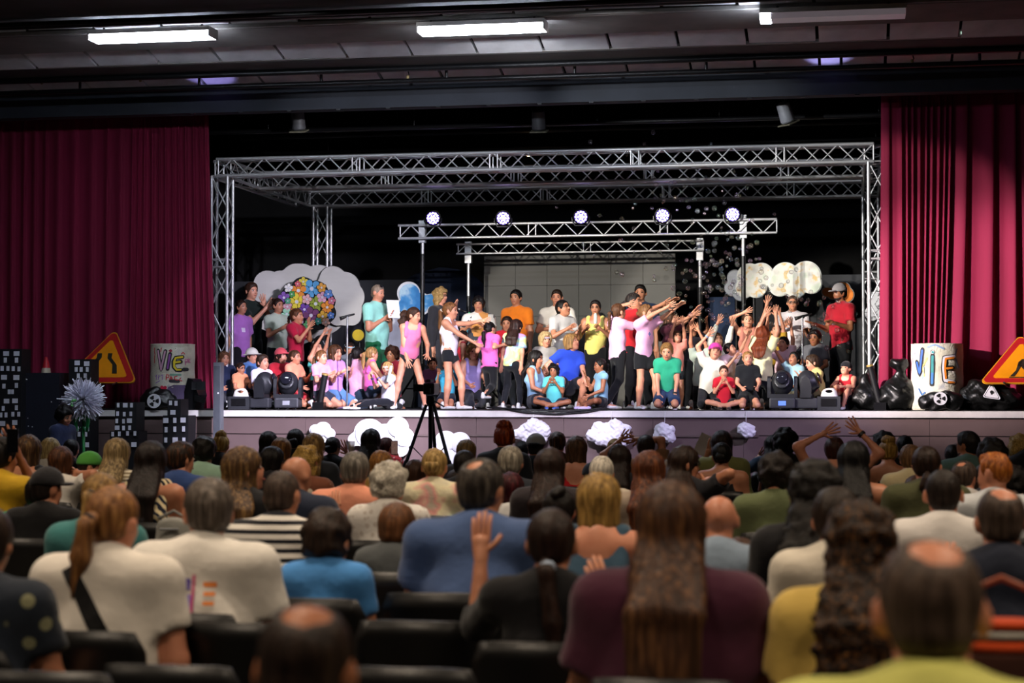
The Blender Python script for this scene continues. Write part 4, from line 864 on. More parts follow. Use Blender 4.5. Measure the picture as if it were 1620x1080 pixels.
def person(px, ytop, Y, label, pose='stand', face=0, kid=True, bw=1.0, lean=(0, 0), arms=('down', 'down'), head=(0, 0, 0), skin=0, hair=('short', '2a1c14'), shirt=('tee', 'ffffff'), pants=('long', '17181c'), shoes=('e0e0e0', 'f4f4f4'), floor=ST, seat=None, H=None, vs=None, legs=None, depth=None, extras=(), group=None, fullbody=True, fem=False, slump=0, curl=.25):
    NP[0] += 1; sd = NP[0]
    tgt = PD(px, ytop, depth) if depth else P(px, ytop, Y)
    yaw = rad(180+face); Rw = Rz(yaw); Y = tgt.y
    lf, ls = rad(lean[0]), rad(lean[1])
    Tm = Ry(ls) @ Rx(-lf)                       # torso frame (columns side, forward, up in local space)
    lp = legs or (pose, pose)
    hk = (1/6.1 if kid else (1/7.05 if slump else 1/7.4))
    pz = max(LEG[lp[0]][0], LEG[lp[1]][0])
    topf = pz+(Tm @ np.array([0, .0, .48-slump-hk*.5]))[2]+hk*.5+.008
    zt = tgt.z-floor
    if seat is not None: H = H or (zt-seat)/(topf-pz+.075)
    H = H or zt/topf
    P0 = np.array([0, 0, pz*H if seat is None else seat+.075*H])
    X, Yv, Z = Tm[:, 0], Tm[:, 1], Tm[:, 2]
    tp = lambda a, b, c: P0+(X*a+Yv*b+Z*c)*H
    hh = hk*H; shw = (.094 if kid else (.097 if fem else .105))*(.5+.5*bw)
    HC = tp(0, .012+slump*.8, .48-slump)-Z*hh*.5; hy, hp, hr = [rad(q) for q in head]
    Rh = Tm @ Rz(hy) @ Rx(hp) @ Ry(hr); Rr = Rh.T      # rows = head axes
    hl = lambda x, y, z: HC+Rh @ np.array([x, y, z])*hh
    # shift so that the head lands on its pixel
    off = Rw @ HC; root = Vector((tgt.x-off[0], Y-off[1], floor))
    Rinv = Rw.T; loc_ = lambda p: Rinv @ (np.array(p)-np.array(root))
    SH = {s: tp(s*shw, -.005, .284) for s in (1, -1)}
    l1, l2, lh = .165*H, .145*H, .05*H
    AR = {}
    # which of the person's arms is image-left: the one with the smaller world x
    sgn = {}
    wx = {s: (Rw @ SH[s])[0] for s in (1, -1)}
    order = (1, -1) if wx[1] < wx[-1] else (-1, 1)
    for s, a in zip(order, arms):
        S = SH[s]
        if isinstance(a, str):
            u, f = ARM[a]; u = nrm(u); f = nrm(f)
            E = S+(Tm @ np.array([u[0]*s, u[1], u[2]]))*l1; fd = Tm @ np.array([f[0]*s, f[1], f[2]]); W = E+fd*l2
        else:
            t = P(a[0], a[1], Y+(a[2] if len(a) > 2 else -.08)); wv = loc_(t); d = wv-S; wv = wv-nrm(d)*lh*1.2
            pole = Tm @ np.array([s*.5, -.2, -1.0]) if wv[2] < HC[2]+.05 else Tm @ np.array([s*1.0, -.4, -.1])
            E, W = ik(S, wv, l1, l2, pole); fd = nrm(W-E)
        AR[s] = (S, E, W, nrm(fd))
    LG = {}
    for i, s in enumerate(order):
        q = LEG[lp[i]]; hip = P0+X*(s*.047*H)*(1 if kid else 1.05)
        k = np.array([q[1][0]*s, q[1][1], q[1][2]])*H; an = np.array([q[2][0]*s, q[2][1], q[2][2]])*H
        if seat is not None: k[2] += P0[2]; an = np.array([q[2][0]*s*H, q[2][1]*H, .05*H]); 
        LG[s] = (hip, k, an)
    w = bw; vs = vs or (.0155 if kid else .0175)
    # ---- shared torso shapes
    def torso(g, low=-.02):
        return [tub(tp(0, 0, low), tp(0, 0, .05), ((.078 if g == 0 else .094)*H*w+g, (.058 if g == 0 else .066)*H*w+g), (.076*H*w+g, .056*H*w+g), X, .05*H), tub(tp(0, .0, .05), tp(0, 0, .15), (.072*H*w+g, .052*H*w+g), (.078*H*w+g, .054*H*w+g), X, .05*H), tub(tp(0, 0, .15), tp(0, -.004, .265), (.080*H*w+g, .056*H*w+g), (shw*.84*H+g, .05*H*(.6+.4*w)+g), X, .05*H)] if True else []
    shr = lambda g, f=1.0: [cap(SH[-1]*f+SH[1]*(1-f), SH[1]*f+SH[-1]*(1-f), .030*H*(.7+.3*w)+g, None, .04*H), cap(tp(0, -.010, .318), SH[1]*.8+SH[-1]*.2, .024*H+g, .027*H+g, .04*H), cap(tp(0, -.010, .318), SH[-1]*.8+SH[1]*.2, .024*H+g, .027*H+g, .04*H)]
    # ---- body: one continuous skin surface
    nr = .030*H if not kid else .026*H
    if fem: nr *= .88
    pr = torso(0)+shr(0)+[cap(tp(0, -.006, .29), HC-Rh[:, 2]*hh*.2-Rh[:, 1]*hh*.06, nr*1.12, nr, .03*H)]
    bwm = .5+.5*w
    for s in (1, -1):
        S, E, W, fd = AR[s]
        pr += [cap(S, E, .030*H*bwm, .023*H*bwm, .03*H), cap(E, W, .0235*H*bwm, .0150*H, .012*H)]
        n_ = Yv-fd*np.dot(Yv, fd); n_ = nrm(n_) if np.linalg.norm(n_) > .25 else nrm(X*(-s)-fd*np.dot(X*(-s), fd)); sdv = np.cross(fd, n_)
        pr.append(tub(W+fd*.008*H, W+fd*.044*H, (.019*H, .0115*H), (.0225*H, .0105*H), sdv, .012*H))
        if fullbody:
            hip, k, an = LG[s]; pr += [cap(hip, k, .046*H*bwm, .032*H*bwm, .03*H), cap(k, k*.62+an*.38, .033*H, .034*H*bwm, .015*H), cap(k*.62+an*.38, an, .034*H*bwm, .019*H, .015*H)]
            ft = np.array([s*.25, 1, 0]); ft = ft/np.linalg.norm(ft)
            if lp[0] in ('kneel', 'kneelup'): ft = np.array([0, -1, -.05])
            pr.append(cap(an+np.array([0, 0, -.02*H]), an+ft*.085*H+np.array([0, 0, -.028*H]), .019*H, .015*H, .015*H))
    sc_h = hh
    pr += [ell(hl(0, -.04, .11), np.array([.335, .405, .385])*sc_h, Rr, .05*hh), ell(hl(0, .07, -.15), np.array([.275, .295, .325])*sc_h, Rr, .08*hh), ell(hl(0, .23, -.37), np.array([.12, .1, .1])*sc_h, Rr, .08*hh), cap(hl(0, .345, .04), hl(0, .425, -.10), .035*hh, .055*hh, .05*hh)]
    for s in (1, -1): pr += [ell(hl(s*.352, -.03, -.03), np.array([.058, .10, .155])*sc_h, Rr, .02*hh), ell(hl(s*.15, .27, -.12), np.array([.1, .08, .09])*sc_h, Rr, .06*hh)]
    V, Q = sdf(pr, vs)
    EV = []; EF = {0: [], 1: [], 2: [], 3: [], 4: []}; nV = len(V)
    def addx(vf, mi):
        v, f = vf; o = nV+len(EV); EV.extend(v); EF[mi] += [tuple(i+o for i in q) for q in f]
    for s in (1, -1):                                    # fingers and thumb
        S, E, W, fd = AR[s]; n_ = Yv-fd*np.dot(Yv, fd); n_ = nrm(n_) if np.linalg.norm(n_) > .25 else nrm(X*(-s)-fd*np.dot(X*(-s), fd)); sdv = np.cross(fd, n_)
        spread = .6 if not isinstance(arms[order.index(s)], str) or arms[order.index(s)] in ('up', 'upwide') else .12
        for j, (o_, L) in enumerate(((-.016, .048), (-.0055, .056), (.0055, .053), (.016, .041))):
            b_ = W+fd*.046*H+sdv*o_*H; dr = nrm(fd+sdv*(o_*55)*spread*.55); L *= 1.2 if spread > .3 else 1.0; d2 = nrm(dr-n_*(-curl)); m_ = b_+dr*L*H*.55
            addx(tubev([b_-dr*.01*H, m_, m_+d2*L*H*.48], (.0062*H, .0058*H, .0046*H)), 0)
        ts = -1 if np.dot(sdv, X*s) > 0 else 1
        b_ = W+fd*.018*H+sdv*ts*.015*H; dr = nrm(fd*.7+sdv*ts*.75+n_*.25); m_ = b_+dr*.024*H; addx(tubev([b_-dr*.01*H, m_, m_+nrm(dr+fd*.5)*.02*H], (.0075*H, .0068*H, .005*H)), 0)
    facing = abs(face+head[0]) < 150 or kid
    if facing:
        for s in (1, -1):
            addx(icos(hl(s*.135, .325, .03), np.array([.066, .03, .035])*hh, Rr, 8), 1); addx(icos(hl(s*.135, .350, .03), np.array([.042, .014, .037])*hh, Rr, 8), 2)
            addx(tubev([hl(s*.06, .365, .10), hl(s*.13, .36, .125), hl(s*.21, .32, .105)], (.016*hh, .022*hh, .013*hh), 4), 4)
        addx(tubev([hl(-.10, .335, -.225), hl(-.04, .375, -.245), hl(.04, .375, -.245), hl(.10, .335, -.225)], (.014*hh, .03*hh, .03*hh, .014*hh), 5), 3)
    me = bpy.data.meshes.new('person'); hc = hair[1] if hair and len(hair) > 1 else '2a1c14'
    for m_ in (skinmat(skin), plain('b4a69c', .3, bump=0), plain('1c120e', .25, bump=0), plain('a85a50', .5, bump=0), hairmat(hc)): me.materials.append(m_)
    setmesh(me, np.concatenate([V, np.array(EV, np.float32)]) if EV else V, [(Q, 0)]+[(np.array(f, np.int32), k) for k, f in EF.items() if f])
    body = ob('person', me, None, root); body.rotation_euler[2] = yaw
    tag(body, label, 'person', group); TRIS[0] += len(Q)*2
    def child(name, prims, vs_, m, post=None):
        o = sdfobj(name, prims, vs_, m, body, post); TRIS[0] += len(o.data.polygons)*2; return o
    # ---- shirt
    if shirt:
        st, sm = shirt[0], shirt[1]; sm = cloth(*sm) if isinstance(sm, tuple) else cloth(sm) if isinstance(sm, str) else sm
        g = .0085*H*(1.1 if st in ('tee', 'polo') else .75); low = -.045 if st in ('tee', 'polo', 'long') else -.02
        sp = torso(g, low-.03)
        if st in ('tank', 'straps'):
            sp = torso(g, low-.03)[:2]+[tub(tp(0, 0, .15), tp(0, -.002, .235 if st == 'tank' else .20), (.080*H*w+g, .056*H*w+g), (shw*.78*H+g, .05*H*(.6+.4*w)+g), X, .05*H)]
            ww = .64 if st == 'tank' else .52
            for s in (1, -1):
                q = X*s*shw*ww*H; sp += [cap(tp(0, .052*bwm, .20)+q, tp(0, .01, .325 if st == 'straps' else .318)+q, .012*H if st == 'straps' else .024*H, None, .015*H), cap(tp(0, -.058*bwm, .20)+q, tp(0, -.01, .325 if st == 'straps' else .318)+q, .012*H if st == 'straps' else .024*H, None, .015*H)]
        else:
            sp += shr(g)
            for s in (1, -1):
                S, E, W, fd = AR[s]
                if st in ('tee', 'polo'): e = S+(E-S)*.66; sp.append(cap(S, e, .030*H*bwm+g, .031*H*bwm+g*1.3, .03*H, True))
                elif st == 'cap': e = S+(E-S)*.25; sp.append(cap(S, e, .034*H+g, .033*H+g, .02*H, True))
                elif st == 'long': sp += [cap(S, E, .034*H+g, .027*H+g, .03*H), cap(E, E+(W-E)*.93, .027*H+g, .02*H+g*.8, .02*H, True)]
                elif st == 'half': sp += [cap(S, E, .034*H+g, .03*H+g, .03*H), cap(E, E+(W-E)*.25, .03*H+g, .028*H+g, .02*H, True)]
        sp.append(half(-Z, -np.dot(Z, tp(0, 0, low))))
        sh = child('shirt', sp, max(.017, vs*1.12), sm, folds(.0075*(.7+H*.3), sd, np.dot(Z, tp(0, 0, .265)), Z, H))
        if st == 'polo' or 'collar' in extras:
            cm = cloth(shirt[2]) if len(shirt) > 2 else sm
            sdfobj('collar', [tub(tp(0, -.008, .312), tp(0, -.004, .338), (nr*1.75, nr*1.55), (nr*1.4, nr*1.35), X, .01), tub(tp(0, -.004, .30), tp(0, .0, .36), (nr*1.18, nr*1.14), (nr*1.14, nr*1.1), X, .004, False, True), half(Z, np.dot(Z, tp(0, 0, .34)))], .012, cm, sh)
    # ---- lower garment
    if pants:
        pt, pm = pants[0], pants[1]; pm = cloth(*pm) if isinstance(pm, tuple) else cloth(pm)
        g = .009*H if pt != 'leggings' else .004*H
        lowp = [tub(tp(0, 0, -.03), tp(0, 0, .045), (.080*H*w+g, .060*H*w+g), (.074*H*w+g, .055*H*w+g), X, .03*H, True)]
        for s in (1, -1):
            hip, k, an = LG[s]; th = lambda t: hip+(k-hip)*t
            if pt in ('long', 'leggings', 'jeans'): md = k*.62+an*.38; lowp += [cap(hip, k, .047*H*bwm+g, .034*H*bwm+g, .03*H), cap(k, md, .034*H*bwm+g, .0355*H*bwm+g, .015*H), cap(md, an-np.array([0, 0, .012*H]), .0355*H*bwm+g, (.026 if pt != 'leggings' else .021)*H+g, .015*H)]
            elif pt == 'shorts': lowp.append(cap(hip, th(.58), .048*H*bwm+g, .048*H*bwm+g*1.4, .03*H, True))
            elif pt == 'bermuda': lowp.append(cap(hip, th(.86), .048*H*bwm+g, .045*H*bwm+g*1.6, .03*H, True))
            elif pt == 'hot': lowp.append(cap(hip, th(.33), .048*H*bwm+g*.5, .049*H*bwm+g*.6, .03*H, True))
            elif pt == 'briefs': lowp.append(cap(hip, th(.1), 0.047*H*bwm+g*.4, .046*H*bwm+g*.4, .02*H, True))
        child({'long': 'trousers', 'jeans': 'trousers', 'leggings': 'leggings', 'bermuda': 'shorts', 'shorts': 'shorts', 'hot': 'shorts', 'briefs': 'briefs'}[pt], lowp, max(.018, vs*1.2) if fullbody else .036, pm, folds(.003, sd+500))
    # ---- shoes
    if shoes and fullbody:
        for s in (1, -1):
            hip, k, an = LG[s]; o = ob('shoe', shoe_mesh(*shoes), body); TRIS[0] += 0
            sc2 = .15*H/.95; o.scale = (sc2, sc2, sc2); o.location = (an[0], an[1]+.005*H, max(an[2]-.05*H, .002)); o.rotation_euler = (0, 0, -s*.2)
            if pose in ('kneel', 'kneelup') or lp[order.index(s)] in ('kneel', 'kneelup'): o.rotation_euler = (-1.9, 0, PI); o.location = (an[0], an[1]-.0*H, an[2]+.02)
    # ---- hair
    if hair:
        hairdo(child, body, hair, hl, Rh, Rr, hh, H, tp, Z, X, Yv, HC, vs, sd, w)
    for ex in extras:
        if ex == 'glasses':
            mb = MB()
            for s in (1, -1):
                ring = [hl(s*.14+.085*math.cos(a), .385, .03+.07*math.sin(a)) for a in [2*PI*q/10 for q in range(11)]]; mb.tube([Vector(r_) for r_ in ring], .011*hh, 4)
                mb.tube([Vector(hl(s*.22, .38, .04)), Vector(hl(s*.34, .25, .05)), Vector(hl(s*.36, -.02, .03))], .011*hh, 4)
            mb.tube([Vector(hl(-.06, .39, .05)), Vector(hl(.06, .39, .05))], .011*hh, 4); mb.build('glasses', M_BLACK, body)
        elif ex == 'topglasses':
            for s in (1, -1): MB().lathe([(.10*hh, 0), (.09*hh, .02*hh)], 10, Vector(hl(s*.13, .26, .44)), Vector(Rh @ np.array([s*.2, .75, .6]))).build('sunglasses', plain('16161a', .15, bump=0), body)
        elif ex == 'beard': child('beard', [ell(hl(0, .085, -.16), np.array([.283, .30, .333])*hh, Rr, .05*hh), ell(hl(0, .24, -.39), np.array([.13, .11, .11])*hh, Rr, .05*hh), half(-Rh[:, 1], -np.dot(Rh[:, 1], hl(0, .08, 0))), half(Rh[:, 2]+.3*Rh[:, 1], np.dot(Rh[:, 2]+.3*Rh[:, 1], hl(0, .3, -.27)))], .012, hairmat(hc))
        elif isinstance(ex, tuple) and ex[0] in ('cap', 'backcap', 'hat'):
            m_ = cloth(ex[1]); pr = [ell(hl(0, -.03, .17), np.array([.425, .48, .46])*hh, Rr, .03*hh), half(-Rh[:, 2], -np.dot(Rh[:, 2], hl(0, 0, .12 if ex[0] != 'hat' else .12)))]
            o = child(ex[0].replace('backcap', 'cap'), pr, .013, m_)
            if ex[0] == 'hat': sdfobj('brim', [ell(hl(0, 0, .13), np.array([.66, .70, .06])*hh, Rr, .02)], .013, m_, o)
            else:
                q = 1 if ex[0] == 'cap' else -1; sdfobj('peak', [ell(hl(0, q*.50, .17), np.array([.27, .30, .05])*hh, Rr, .02), half(-q*Rh[:, 1], -q*np.dot(Rh[:, 1], hl(0, q*.3, 0)))], .011, cloth(ex[2] if len(ex) > 2 else ex[1]), o)
        elif isinstance(ex, tuple) and ex[0] == 'headband': sdfobj('headband', [tub(hl(0, .02, .20), hl(0, -.06, .30), (.375*hh, .44*hh), (.36*hh, .42*hh), X, .01, False), half(Rh[:, 2]*.9+Rh[:, 1]*.4, np.dot(Rh[:, 2]*.9+Rh[:, 1]*.4, hl(0, .0, .33))), half(-Rh[:, 2]*.9-Rh[:, 1]*.4, -np.dot(Rh[:, 2]*.9+Rh[:, 1]*.4, hl(0, 0, .22)))], .012, cloth(ex[1]), body)
        elif isinstance(ex, tuple) and ex[0] in ('strap', 'print'):
            from mathutils.bvhtree import BVHTree
            sm_ = [c_ for c_ in body.children if c_.name.startswith('shirt')][0].data
            bv = BVHTree.FromPolygons([v_.co.copy() for v_ in sm_.vertices], [tuple(p_.vertices) for p_ in sm_.polygons])
            def onto(u, v, fr, lift):
                o_ = Vector(tp(u, fr*.5, v)); d_ = Vector(-Yv*fr); h_ = bv.ray_cast(o_, d_)
                if h_[0] is None: return None
                return h_[0]-d_*lift
            mb = MB()
            def patch(cells, lift, ci):
                for q in cells:
                    w_ = [onto(u, v, fr_, lift) for u, v in q]
                    if all(x_ is not None for x_ in w_): mb.add(w_, [(0, 1, 2, 3)], ci)
            if ex[0] == 'strap':
                fr_ = -1; s_ = ex[2]; hw_ = .017; n_ = 14; u0, v0, u1, v1 = s_*.060, .31, -s_*.088*w, .03
                du, dv = (u1-u0), (v1-v0); l_ = math.hypot(du, dv); nu, nv = -dv/l_*hw_, du/l_*hw_
                L_ = [(u0+du*k/n_, v0+dv*k/n_) for k in range(n_+1)]
                patch([[(L_[k][0]-nu, L_[k][1]-nv), (L_[k][0]+nu, L_[k][1]+nv), (L_[k+1][0]+nu, L_[k+1][1]+nv), (L_[k+1][0]-nu, L_[k+1][1]-nv)] for k in range(n_)], .006, 0)
                if mb.v: mb.build('bag_strap', cloth(ex[1]), body, True)
            else:
                fr_ = ex[1]
                for (u, v, wd, hg, ci) in ex[3]:
                    g_ = 4; patch([[(u-wd+2*wd*(i+a_)/g_, v-hg+2*hg*(j+b_)/g_) for a_, b_ in ((0, 0), (1, 0), (1, 1), (0, 1))] for i in range(g_) for j in range(g_)], .004+.0006*ci, ci)
                if mb.v: mb.build('shirt_print', [cloth(c_) for c_ in ex[2]], body)
        elif ex == 'watch':
            S, E, W, fd = AR[order[1]]; MB().tube([Vector(W-fd*.012*H), Vector(W+fd*.004*H)], .021*H, 10).build('watch', M_BLACK, body, 'auto')
        elif isinstance(ex, tuple) and ex[0] == 'band': 
            S, E, W, fd = AR[order[ex[2]]]; MB().tube([Vector(W-fd*.008*H), Vector(W+fd*.003*H)], .019*H, 10).build('wristband', plain(ex[1], .5), body, 'auto')
    hands = {i: root+Matrix.Rotation(yaw, 3, 'Z') @ Vector(AR[order[i]][2]+AR[order[i]][3]*.05*H) for i in (0, 1)}
    PEOPLE.append((body, root, yaw, H, label)); return body, hands, root, yaw
def hairdo(child, body, hair, hl, Rh, Rr, hh, H, tp, Z, X, Yv, HC, vs, sd, w=1):
    bwq = (1.12 if hh/H > .15 else 1.02)*max(1, .25+.75*w)
    st, col = hair[0], hair[1]; col2 = hair[2] if len(hair) > 2 else None
    v = max(.0105, min(vs*.85, .015)); U, Fd = Rh[:, 2], Rh[:, 1]
    curly = st in ('curly', 'afro', 'curlylong', 'curlypony', 'curlybob')
    m = hairmat(col, col2, curly); ar = lambda *q: np.array(q)*hh
    r = random.Random(sd); ph = r.uniform(0, 6)
    def strands(amp, fr=38):
        c = HC; xx, yy = X, Yv
        def f(D, x, y, z):
            a = np.arctan2((x-c[0])*xx[0]+(y-c[1])*xx[1], -((x-c[0])*yy[0]+(y-c[1])*yy[1]))
            return D+amp*(np.sin(a*9+ph+2*np.sin(z*14+ph))+.6*np.sin(a*21+z*10+ph))
        return f
    def curls(amp, fr):
        def f(D, x, y, z): return D+amp*(np.sin(fr*x+ph+1.5*np.sin(fr*.7*z))+np.sin(fr*y+ph*2+1.5*np.sin(fr*.6*x))+np.sin(fr*z+1.5*np.sin(fr*.8*y+ph)))
        return f
    line = lambda c: half(Fd*.86-U*.51, np.dot(Fd*.86-U*.51, hl(0, c/.86, 0)))
    capp = lambda g: ell(hl(0, -.045, .12), ar(.335+g, .41+g, .39+g), Rr, .03*hh)
    nape = lambda z: half(-U, -np.dot(U, hl(0, 0, z)))
    if st == 'bald': return
    if st in ('short', 'buzz', 'fade'):
        g = {'short': .055, 'buzz': .016, 'fade': .03}[st]
        pr = [capp(g), ell(hl(0, -.18, -.12), ar(.27+g, .26+g*.6, .22), Rr, .06*hh)]
        if st != 'buzz': pr.append(ell(hl(0, .02, .34), ar(.29, .36, .20), Rr, .06*hh))
        pr += [line(.14), nape(-.30)]; child('hair', pr, v, m, strands(.0022 if st != 'buzz' else .0006))
    elif st == 'ring':
        pr = [capp(.02), ell(hl(0, -.18, -.12), ar(.29, .27, .22), Rr, .06*hh), ell(hl(0.04, -.18, .50), ar(.19, .26, .22), Rr, .03*hh, True), line(.10), nape(-.28)]; child('hair', pr, v, m, strands(.001))
    elif st == 'spot':
        pr = [capp(.045), ell(hl(0, -.18, -.12), ar(.29, .28, .24), Rr, .06*hh), ell(hl(0, -.24, .48), ar(.15, .17, .17), Rr, .04*hh, True), line(.13), nape(-.30)]; child('hair', pr, v, m, strands(.0018))
    elif st in ('curly', 'afro', 'mop'):
        g = {'curly': .12, 'afro': .2, 'mop': .09}[st]
        pr = [capp(g), ell(hl(0, -.16, -.08), ar(.30+g, .28+g*.7, .26), Rr, .06*hh), line(.20 if st == 'mop' else .17), nape(-.34)]; child('hair', pr, v, m, curls(.006 if st != 'mop' else .004, 75))
    elif st == 'mohawk':
        pr = [capp(.012), ell(hl(0, .0, .40), ar(.13, .40, .17), Rr, .03*hh), line(.14), nape(-.25)]; child('hair', pr, v, m, strands(.002))
    elif st in ('bob', 'curlybob'):
        L = hair[3] if len(hair) > 3 else .5
        pr = [capp(.08), tub(hl(0, -.07, .12), hl(0, -.10, -L), (.40*hh, .43*hh), (.40*hh, .36*hh), X, .06*hh), ell(hl(0, .42, -.2), ar(.29, .42, .46), Rr, .06*hh, True), line(.34), nape(-L-.08)]
        child('hair', pr, v, m, strands(.004) if st == 'bob' else curls(.007, 60))
    elif st in ('long', 'curlylong'):
        L = hair[3] if len(hair) > 3 else .9
        pr = [capp(.07), tub(hl(0, -.10, .10), hl(0, -.14, -.40), (.39*hh, .38*hh), (.38*hh, .30*hh), X, .06*hh), ell(hl(0, .40, -.18), ar(.28, .42, .46), Rr, .05*hh, True), line(.34)]
        a = hl(0, -.27, -.28); sh = tp(0, -.088*bwq, .27); lowp = tp(0, -.098*bwq, .27)-Z*hh*(L)
        w0 = .46 if st == 'long' else .56
        pr += [tub(a, sh, (.40*hh, .29*hh), (w0*hh, .19*hh), X, .10*hh), tub(sh, lowp, (w0*hh, .14*hh), (w0*.78*hh, .08*hh), X, .06*hh)]
        child('hair', pr, v*1.1, m, strands(.0045) if st == 'long' else curls(.006, 105))
    elif st in ('pony', 'curlypony', 'lowpony', 'highpony', 'braid'):
        L = hair[3] if len(hair) > 3 else 1.2
        child('hair', [capp(.035), ell(hl(0, -.18, -.1), ar(.29, .27, .2), Rr, .06*hh), line(.14), nape(-.26)], v, m, strands(.002))
        z0 = {'highpony': .32, 'lowpony': -.22}.get(st, .10); b0 = hl(0, -.46, z0); sw = r.uniform(-.15, .15)
        b1 = hl(sw*.3, -.62, z0-.12); b2 = b1-Z*hh*L*.45+X*sw*hh*.5-Yv*.02*hh; b3 = b1-Z*hh*L+X*sw*hh
        k = 2.1 if st == 'curlypony' else 1.0
        if st == 'braid':
            pr = []; n = 9
            for i in range(n+1):
                t = i/n; q = b1*(1-t)+b3*t; pr.append(ell(q+X*(.03 if i % 2 else -.03)*hh, ar(.11-.04*t, .11-.04*t, .10), Rr, .02*hh))
            child('ponytail', pr+[cap(b0, b1, .10*hh, None, .05*hh)], v, m)
        else:
            child('ponytail', [cap(b0, b1, .10*hh, .13*hh*k, .05*hh), cap(b1, b2, .13*hh*k, .15*hh*k, .06*hh), cap(b2, b3, .15*hh*k, .05*hh, .06*hh)], v, m, strands(.004) if k == 1 else curls(.009, 60))
        q = b0*.5+b1*.5; dd = nrm(b1-b0); MB().tube([Vector(q-dd*.03*hh), Vector(q+dd*.03*hh)], .125*hh, 8).build('hair_tie', cloth(hair[4] if len(hair) > 4 else '1a1a20'), body, True)
    elif st in ('bun', 'lowbun', 'updo'):
        child('hair', [capp(.04), ell(hl(0, -.18, -.1), ar(.29, .27, .2), Rr, .06*hh), line(.14), nape(-.26)], v, m, strands(.0025))
        z0, y0, s_ = {'bun': (.40, -.34, .17), 'lowbun': (-.02, -.46, .18), 'updo': (.44, -.12, .26)}[st]
        child('hair_bun', [ell(hl(0, y0, z0), ar(s_*1.1, s_, s_), Rr, .03*hh), ell(hl(.08, y0-.03, z0+.06), ar(s_*.7, s_*.7, s_*.6), Rr, .03*hh), ell(hl(-.09, y0+.03, z0+.03), ar(s_*.7, s_*.7, s_*.6), Rr, .03*hh)], v, m, curls(.004, 70))
# ================================================================== the people on stage
# arms are given as (image-left arm, image-right arm): a preset or the pixel the hand reaches
def S(px, yt, Y, label, pose, face, arms, head, hair, shirt, pants, **kw): return person(px, yt, Y, label, pose, face, arms=arms, head=head, hair=hair, shirt=shirt, pants=pants, **kw)
ad = dict(kid=False)
BR, DB, BK, BL, RB = '4a2e1c', '2c1a12', '15100e', 'b08850', '6a3820'
S(398, 446, 2.6, 'person in dark green tee clapping, standing beside the left truss post', 'stand', 55, ((431, 490), (424, 484)), (0, 0, 0), ('short', '3a241a'), ('tee', '16201c'), ('long', '111114'), **ad)
S(382, 473, 2.0, 'person in lilac tee with lowered arms by the left truss post', 'stand', 60, ('hang', 'hang'), (0, 5, 0), ('lowpony', DB), ('tee', 'b070c0'), ('long', '17131a'), fem=True, skin=1, extras=(('print', 1, ('e8d8f0',), [(.02, .2, .02, .02, 0)]),), **ad)
S(440, 471, 2.4, 'person in pale green V neck tee clapping before the white cloud', 'stand', 55, ('clap', 'clap'), (0, 5, 0), ('bun', DB), ('tee', 'b8c4b0'), ('long', '1a1c20'), fem=True, skin=1, **ad)
S(470, 487, 1.5, 'person in red tee with black sleeves clapping above the seated crowd', 'stand', 75, ((496, 522), (494, 516)), (0, 5, 0), ('braid', '5a3520', None, 1.7), ('tee', 'b81c3c'), ('leggings', '14141a'), skin=1)
S(502, 540, 1.2, 'person in turquoise top with both hands clapped overhead', 'kneelup', 60, ((517, 517), (524, 517)), (0, 15, 0), ('pony', DB), ('tank', '58c0b8'), ('leggings', '14141a'))
S(355, 555, .9, 'person in navy top sitting behind the column loudspeaker', 'kneel', 40, ('lap', 'lap'), (0, 0, 0), ('long', '6a4630', None, .6), ('tee', '1c2440'), ('long', '20242c'))
S(381, 573, .7, 'person in peach tee sitting with a hand on the cheek', 'kneel', 60, ('lap', 'face'), (0, 0, 0), ('lowpony', DB), ('tee', 'e0946c'), ('shorts', '20242c'), skin=1, extras=('glasses',))
S(399, 551, 1.1, 'person in blue top and white bucket hat', 'kneel', 60, ('lap', 'lap'), (0, 5, 0), ('short', BR), ('tee', '4a70a8'), ('shorts', '20242c'), extras=(('hat', 'd8d4c8'),))
S(416, 560, .55, 'person in white tee sitting behind the moving head lamps at left', 'cross', 60, ('lap', 'lap'), (0, 5, 0), ('short', '3a2a20'), ('tee', 'dcd4e8'), ('shorts', '2a2c34'))
S(445, 551, 1.2, 'person in red tee and coral cap sitting at left', 'kneel', 40, ('lap', 'lap'), (20, 5, 0), ('long', DB, None, .5), ('tee', 'b02030'), ('shorts', '20242c'), extras=(('cap', 'd05058'),))
S(467, 553, .75, 'person in coral orange tee kneeling behind the left moving head lamp', 'kneel', 70, ('lap', 'clap'), (0, 5, 0), ('lowbun', BR), ('tee', 'ee8c6c'), ('shorts', 'b03038'), skin=1)
S(509, 553, .5, 'person in pink tee and denim shorts kneeling and clapping at left front', 'kneel', 65, ('clap', 'clap'), (0, 5, 0), ('pony', '6a4426', None, .9, '3a9ab0'), ('tee', 'e09cc0'), ('shorts', '232a3c'))
S(531, 545, .85, 'person in lilac top clapping beside the silver microphone stand', 'kneel', 60, ('clap', 'clap'), (0, 5, 0), ('bob', BR, None, .45), ('tee', 'b884c8'), ('bermuda', '5078a8'))
S(553, 541, 1.6, 'person with pale blue headband behind the microphone stand', 'kneelup', 30, ('lap', 'lap'), (0, 0, 0), ('short', DB), ('tee', '6a7078'), ('long', '20242c'), skin=1, extras=(('headband', 'a8d0e0'),))
S(566, 548, 1.0, 'person in pale pink tee turned away right of the microphone stand', 'kneel', 150, ('clap', 'lap'), (0, 0, 0), ('pony', BK), ('tee', 'c890a8'), ('long', '203040'))
S(589, 548, .8, 'person in black and hot pink top crouching with one knee up', 'squat', 120, ('knee', 'knee'), (0, 0, 0), ('pony', 'a07848', None, 1.1), ('tank', 'd858a0'), ('bermuda', '2c3a50'), legs=('squat', 'squat'))
